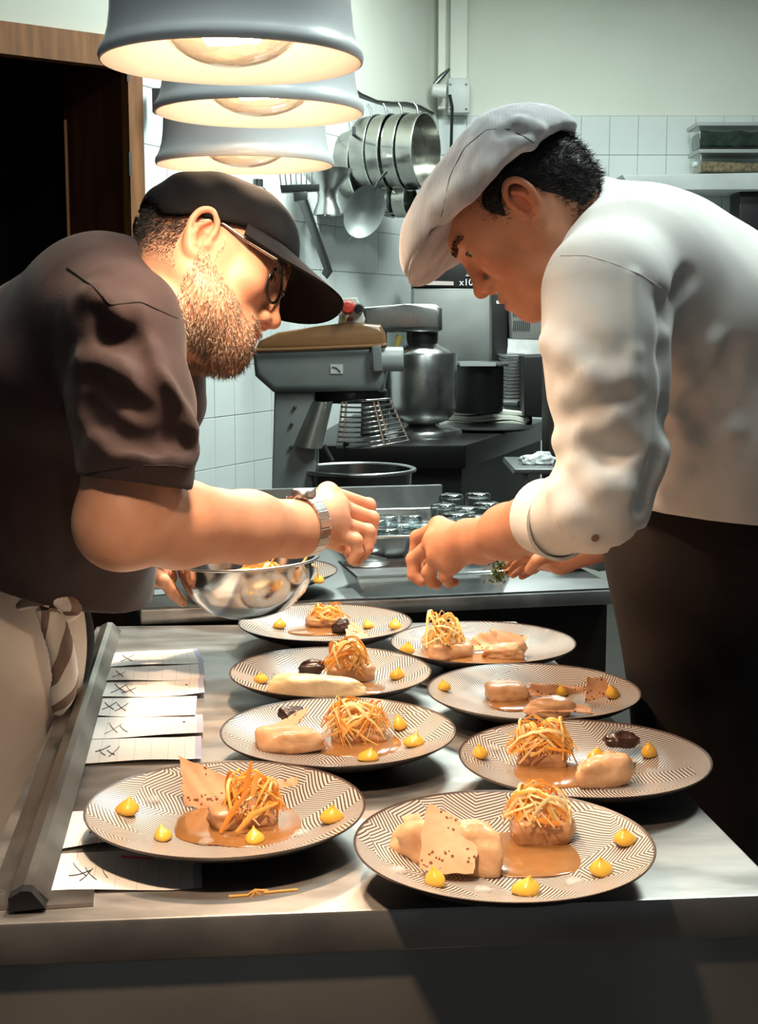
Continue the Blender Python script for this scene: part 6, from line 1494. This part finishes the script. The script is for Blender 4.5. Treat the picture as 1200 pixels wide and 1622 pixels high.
# ------------------------------------------------------------------ order tickets
def ticket_mat():
    m = mat('ticket_paper', (.80, .77, .73), .8); nt = m.node_tree; N = nt.nodes; L = nt.links; b = N['Principled BSDF']
    uv = N.new('ShaderNodeUVMap'); uv.uv_map = 'uv'; sx = N.new('ShaderNodeSeparateXYZ'); L.new(uv.outputs[0], sx.inputs[0])
    def mth(op, a, b_=None):
        n = N.new('ShaderNodeMath'); n.operation = op
        for i, q in enumerate((a, b_)):
            if q is None: continue
            if isinstance(q, (int, float)): n.inputs[i].default_value = q
            else: L.new(q, n.inputs[i])
        return n.outputs[0]
    fr = mth('FRACT', mth('MULTIPLY', sx.outputs[0], 7.0)); line = mth('MULTIPLY', mth('LESS_THAN', fr, .035), .45)
    nz = N.new('ShaderNodeTexNoise'); nz.inputs['Scale'].default_value = 26; mp = N.new('ShaderNodeMapping'); mp.inputs['Scale'].default_value = (1, 1, 1); L.new(uv.outputs[0], mp.inputs[0]); L.new(mp.outputs[0], nz.inputs[0])
    pr = mth('MULTIPLY', mth('GREATER_THAN', nz.outputs['Fac'], .63), .22)
    band = mth('MULTIPLY', mth('LESS_THAN', mth('ABSOLUTE', mth('SUBTRACT', sx.outputs[1], .35)), .16), pr)
    m1 = N.new('ShaderNodeMix'); m1.data_type = 'RGBA'; L.new(mth('MAXIMUM', line, band), m1.inputs[0]); m1.inputs[6].default_value = (.80, .77, .73, 1); m1.inputs[7].default_value = (.30, .26, .30, 1)
    ed = mth('MULTIPLY', mth('GREATER_THAN', sx.outputs[0], .945), .7)
    m2 = N.new('ShaderNodeMix'); m2.data_type = 'RGBA'; L.new(ed, m2.inputs[0]); L.new(m1.outputs[2], m2.inputs[6]); m2.inputs[7].default_value = (.34, .34, .55, 1)
    L.new(m2.outputs[2], b.inputs['Base Color']); return m
TICK = ticket_mat(); PEN = mat('pen_ink', (.03, .03, .06), .6); PENR = mat('red_pen_ink', (.45, .04, .08), .6); PENL = mat('faint_pen_ink', (.30, .28, .30), .7)
TK = [((176, 1040), (312, 1033), (324, 1056), (170, 1064), 'topmost order ticket, farthest along the rail', [((.14, .25), (.25, .75)), ((.13, .7), (.27, .3))], PENL),
      ((170, 1062), (322, 1057), (325, 1082), (164, 1086), 'second order ticket from the far end of the rail', [((.10, .3), (.19, .8)), ((.08, .8), (.2, .45))], PENL),
      ((163, 1084), (322, 1080), (324, 1106), (158, 1111), 'third order ticket from the far end of the rail', [((.12, .2), (.24, .8)), ((.10, .8), (.24, .3)), ((.24, .35), (.32, .85)), ((.2, .8), (.34, .5))], PEN),
      ((157, 1109), (312, 1108), (310, 1141), (150, 1139), 'fourth order ticket from the far end, marked with two crosses', [((.07, .3), (.18, .7)), ((.06, .7), (.19, .3)), ((.2, .35), (.3, .75)), ((.19, .75), (.31, .35))], PEN),
      ((148, 1140), (321, 1137), (322, 1168), (138, 1175), 'fifth order ticket with faint pen marks and a dark dot', [((.16, .3), (.25, .8)), ((.14, .8), (.27, .4)), ((.26, .45), (.34, .8))], PENL),
      ((136, 1175), (319, 1171), (319, 1208), (129, 1213), 'sixth order ticket, wide gap below it on the bench', [((.10, .55), (.22, .35)), ((.13, .45), (.19, .75)), ((.2, .5), (.27, .75)), ((.22, .8), (.3, .4))], PEN),
      ((107, 1289), (290, 1284), (285, 1328), (97, 1349), 'order ticket half hidden under the front left plate', [((.22, .7), (.31, .3)), ((.22, .65), (.38, .7)), ((.3, .35), (.36, .75))], PEN),
      ((90, 1356), (318, 1344), (320, 1411), (74, 1417), 'nearest order ticket with a red line and tally strokes', [((.13, .3), (.24, .7)), ((.12, .65), (.26, .55)), ((.2, .8), (.27, .5)), ((.22, .45), (.31, .8)), ((.33, .45), (.38, .75))], PEN)]
for i, (A, B, C, D, lab, strokes, pen) in enumerate(TK):
    a, b, c, d = [PZ(*q, BZ) for q in (A, B, C, D)]; z0 = BZ + .0015 + .0006 * (7 - i)
    t_ = thing('order_ticket', lab, 'ticket', (a + b + c + d) / 4, 0, 'order tickets under the rail'); o0 = Vector(t_.location)
    def tp2(u, v, lift=0.0): p = (a * (1 - u) + b * u) * (1 - v) + (d * (1 - u) + c * u) * v; return Vector((p.x, p.y, z0 + .0022 * (.5 + .5 * sin(5 * u + i)) * (.4 + v) + .003 * max(0, u - .8) * (1 + i % 3) + lift)) - o0
    nu, nv = 20, 6; mb = MB(); mb.add([tp2(p / nu, q / nv) for p in range(nu + 1) for q in range(nv + 1)], [(p * (nv + 1) + q, p * (nv + 1) + q + 1, (p + 1) * (nv + 1) + q + 1, (p + 1) * (nv + 1) + q) for p in range(nu) for q in range(nv)])
    me_ = mb.mesh('paper', TICK, 60); uvl = me_.uv_layers.new(name='uv')
    for lp in me_.loops: k = lp.vertex_index; uvl.data[lp.index].uv = ((k // (nv + 1)) / nu, 1 - (k % (nv + 1)) / nv)
    obj('paper', me_, None, t_)
    for (u0, v0), (u1, v1) in strokes:
        mb = MB(); mb.tube([tp2(u0 + (u1 - u0) * k / 4, v0 + (v1 - v0) * k / 4 + .03 * sin(k), .0006) for k in range(5)], .0007, 5, flat=.4); mb.build('pen_stroke', pen, t_)
    if i == 7:
        mb = MB(); mb.tube([tp2(.45 + .22 * k / 6, .18 + .08 * k / 6, .0006) for k in range(7)], .0016, 5, flat=.3); mb.build('pen_stroke', PENR, t_)
    if i in (2, 4):
        mb = MB(); mb.lathe([(.0003, .0006), (.0022, .0005), (.0022, 0)], 8, Matrix.Translation(tp2(.83, .4, .0003))); mb.build('ink_dot', PEN, t_)
bpy.context.view_layer.update()
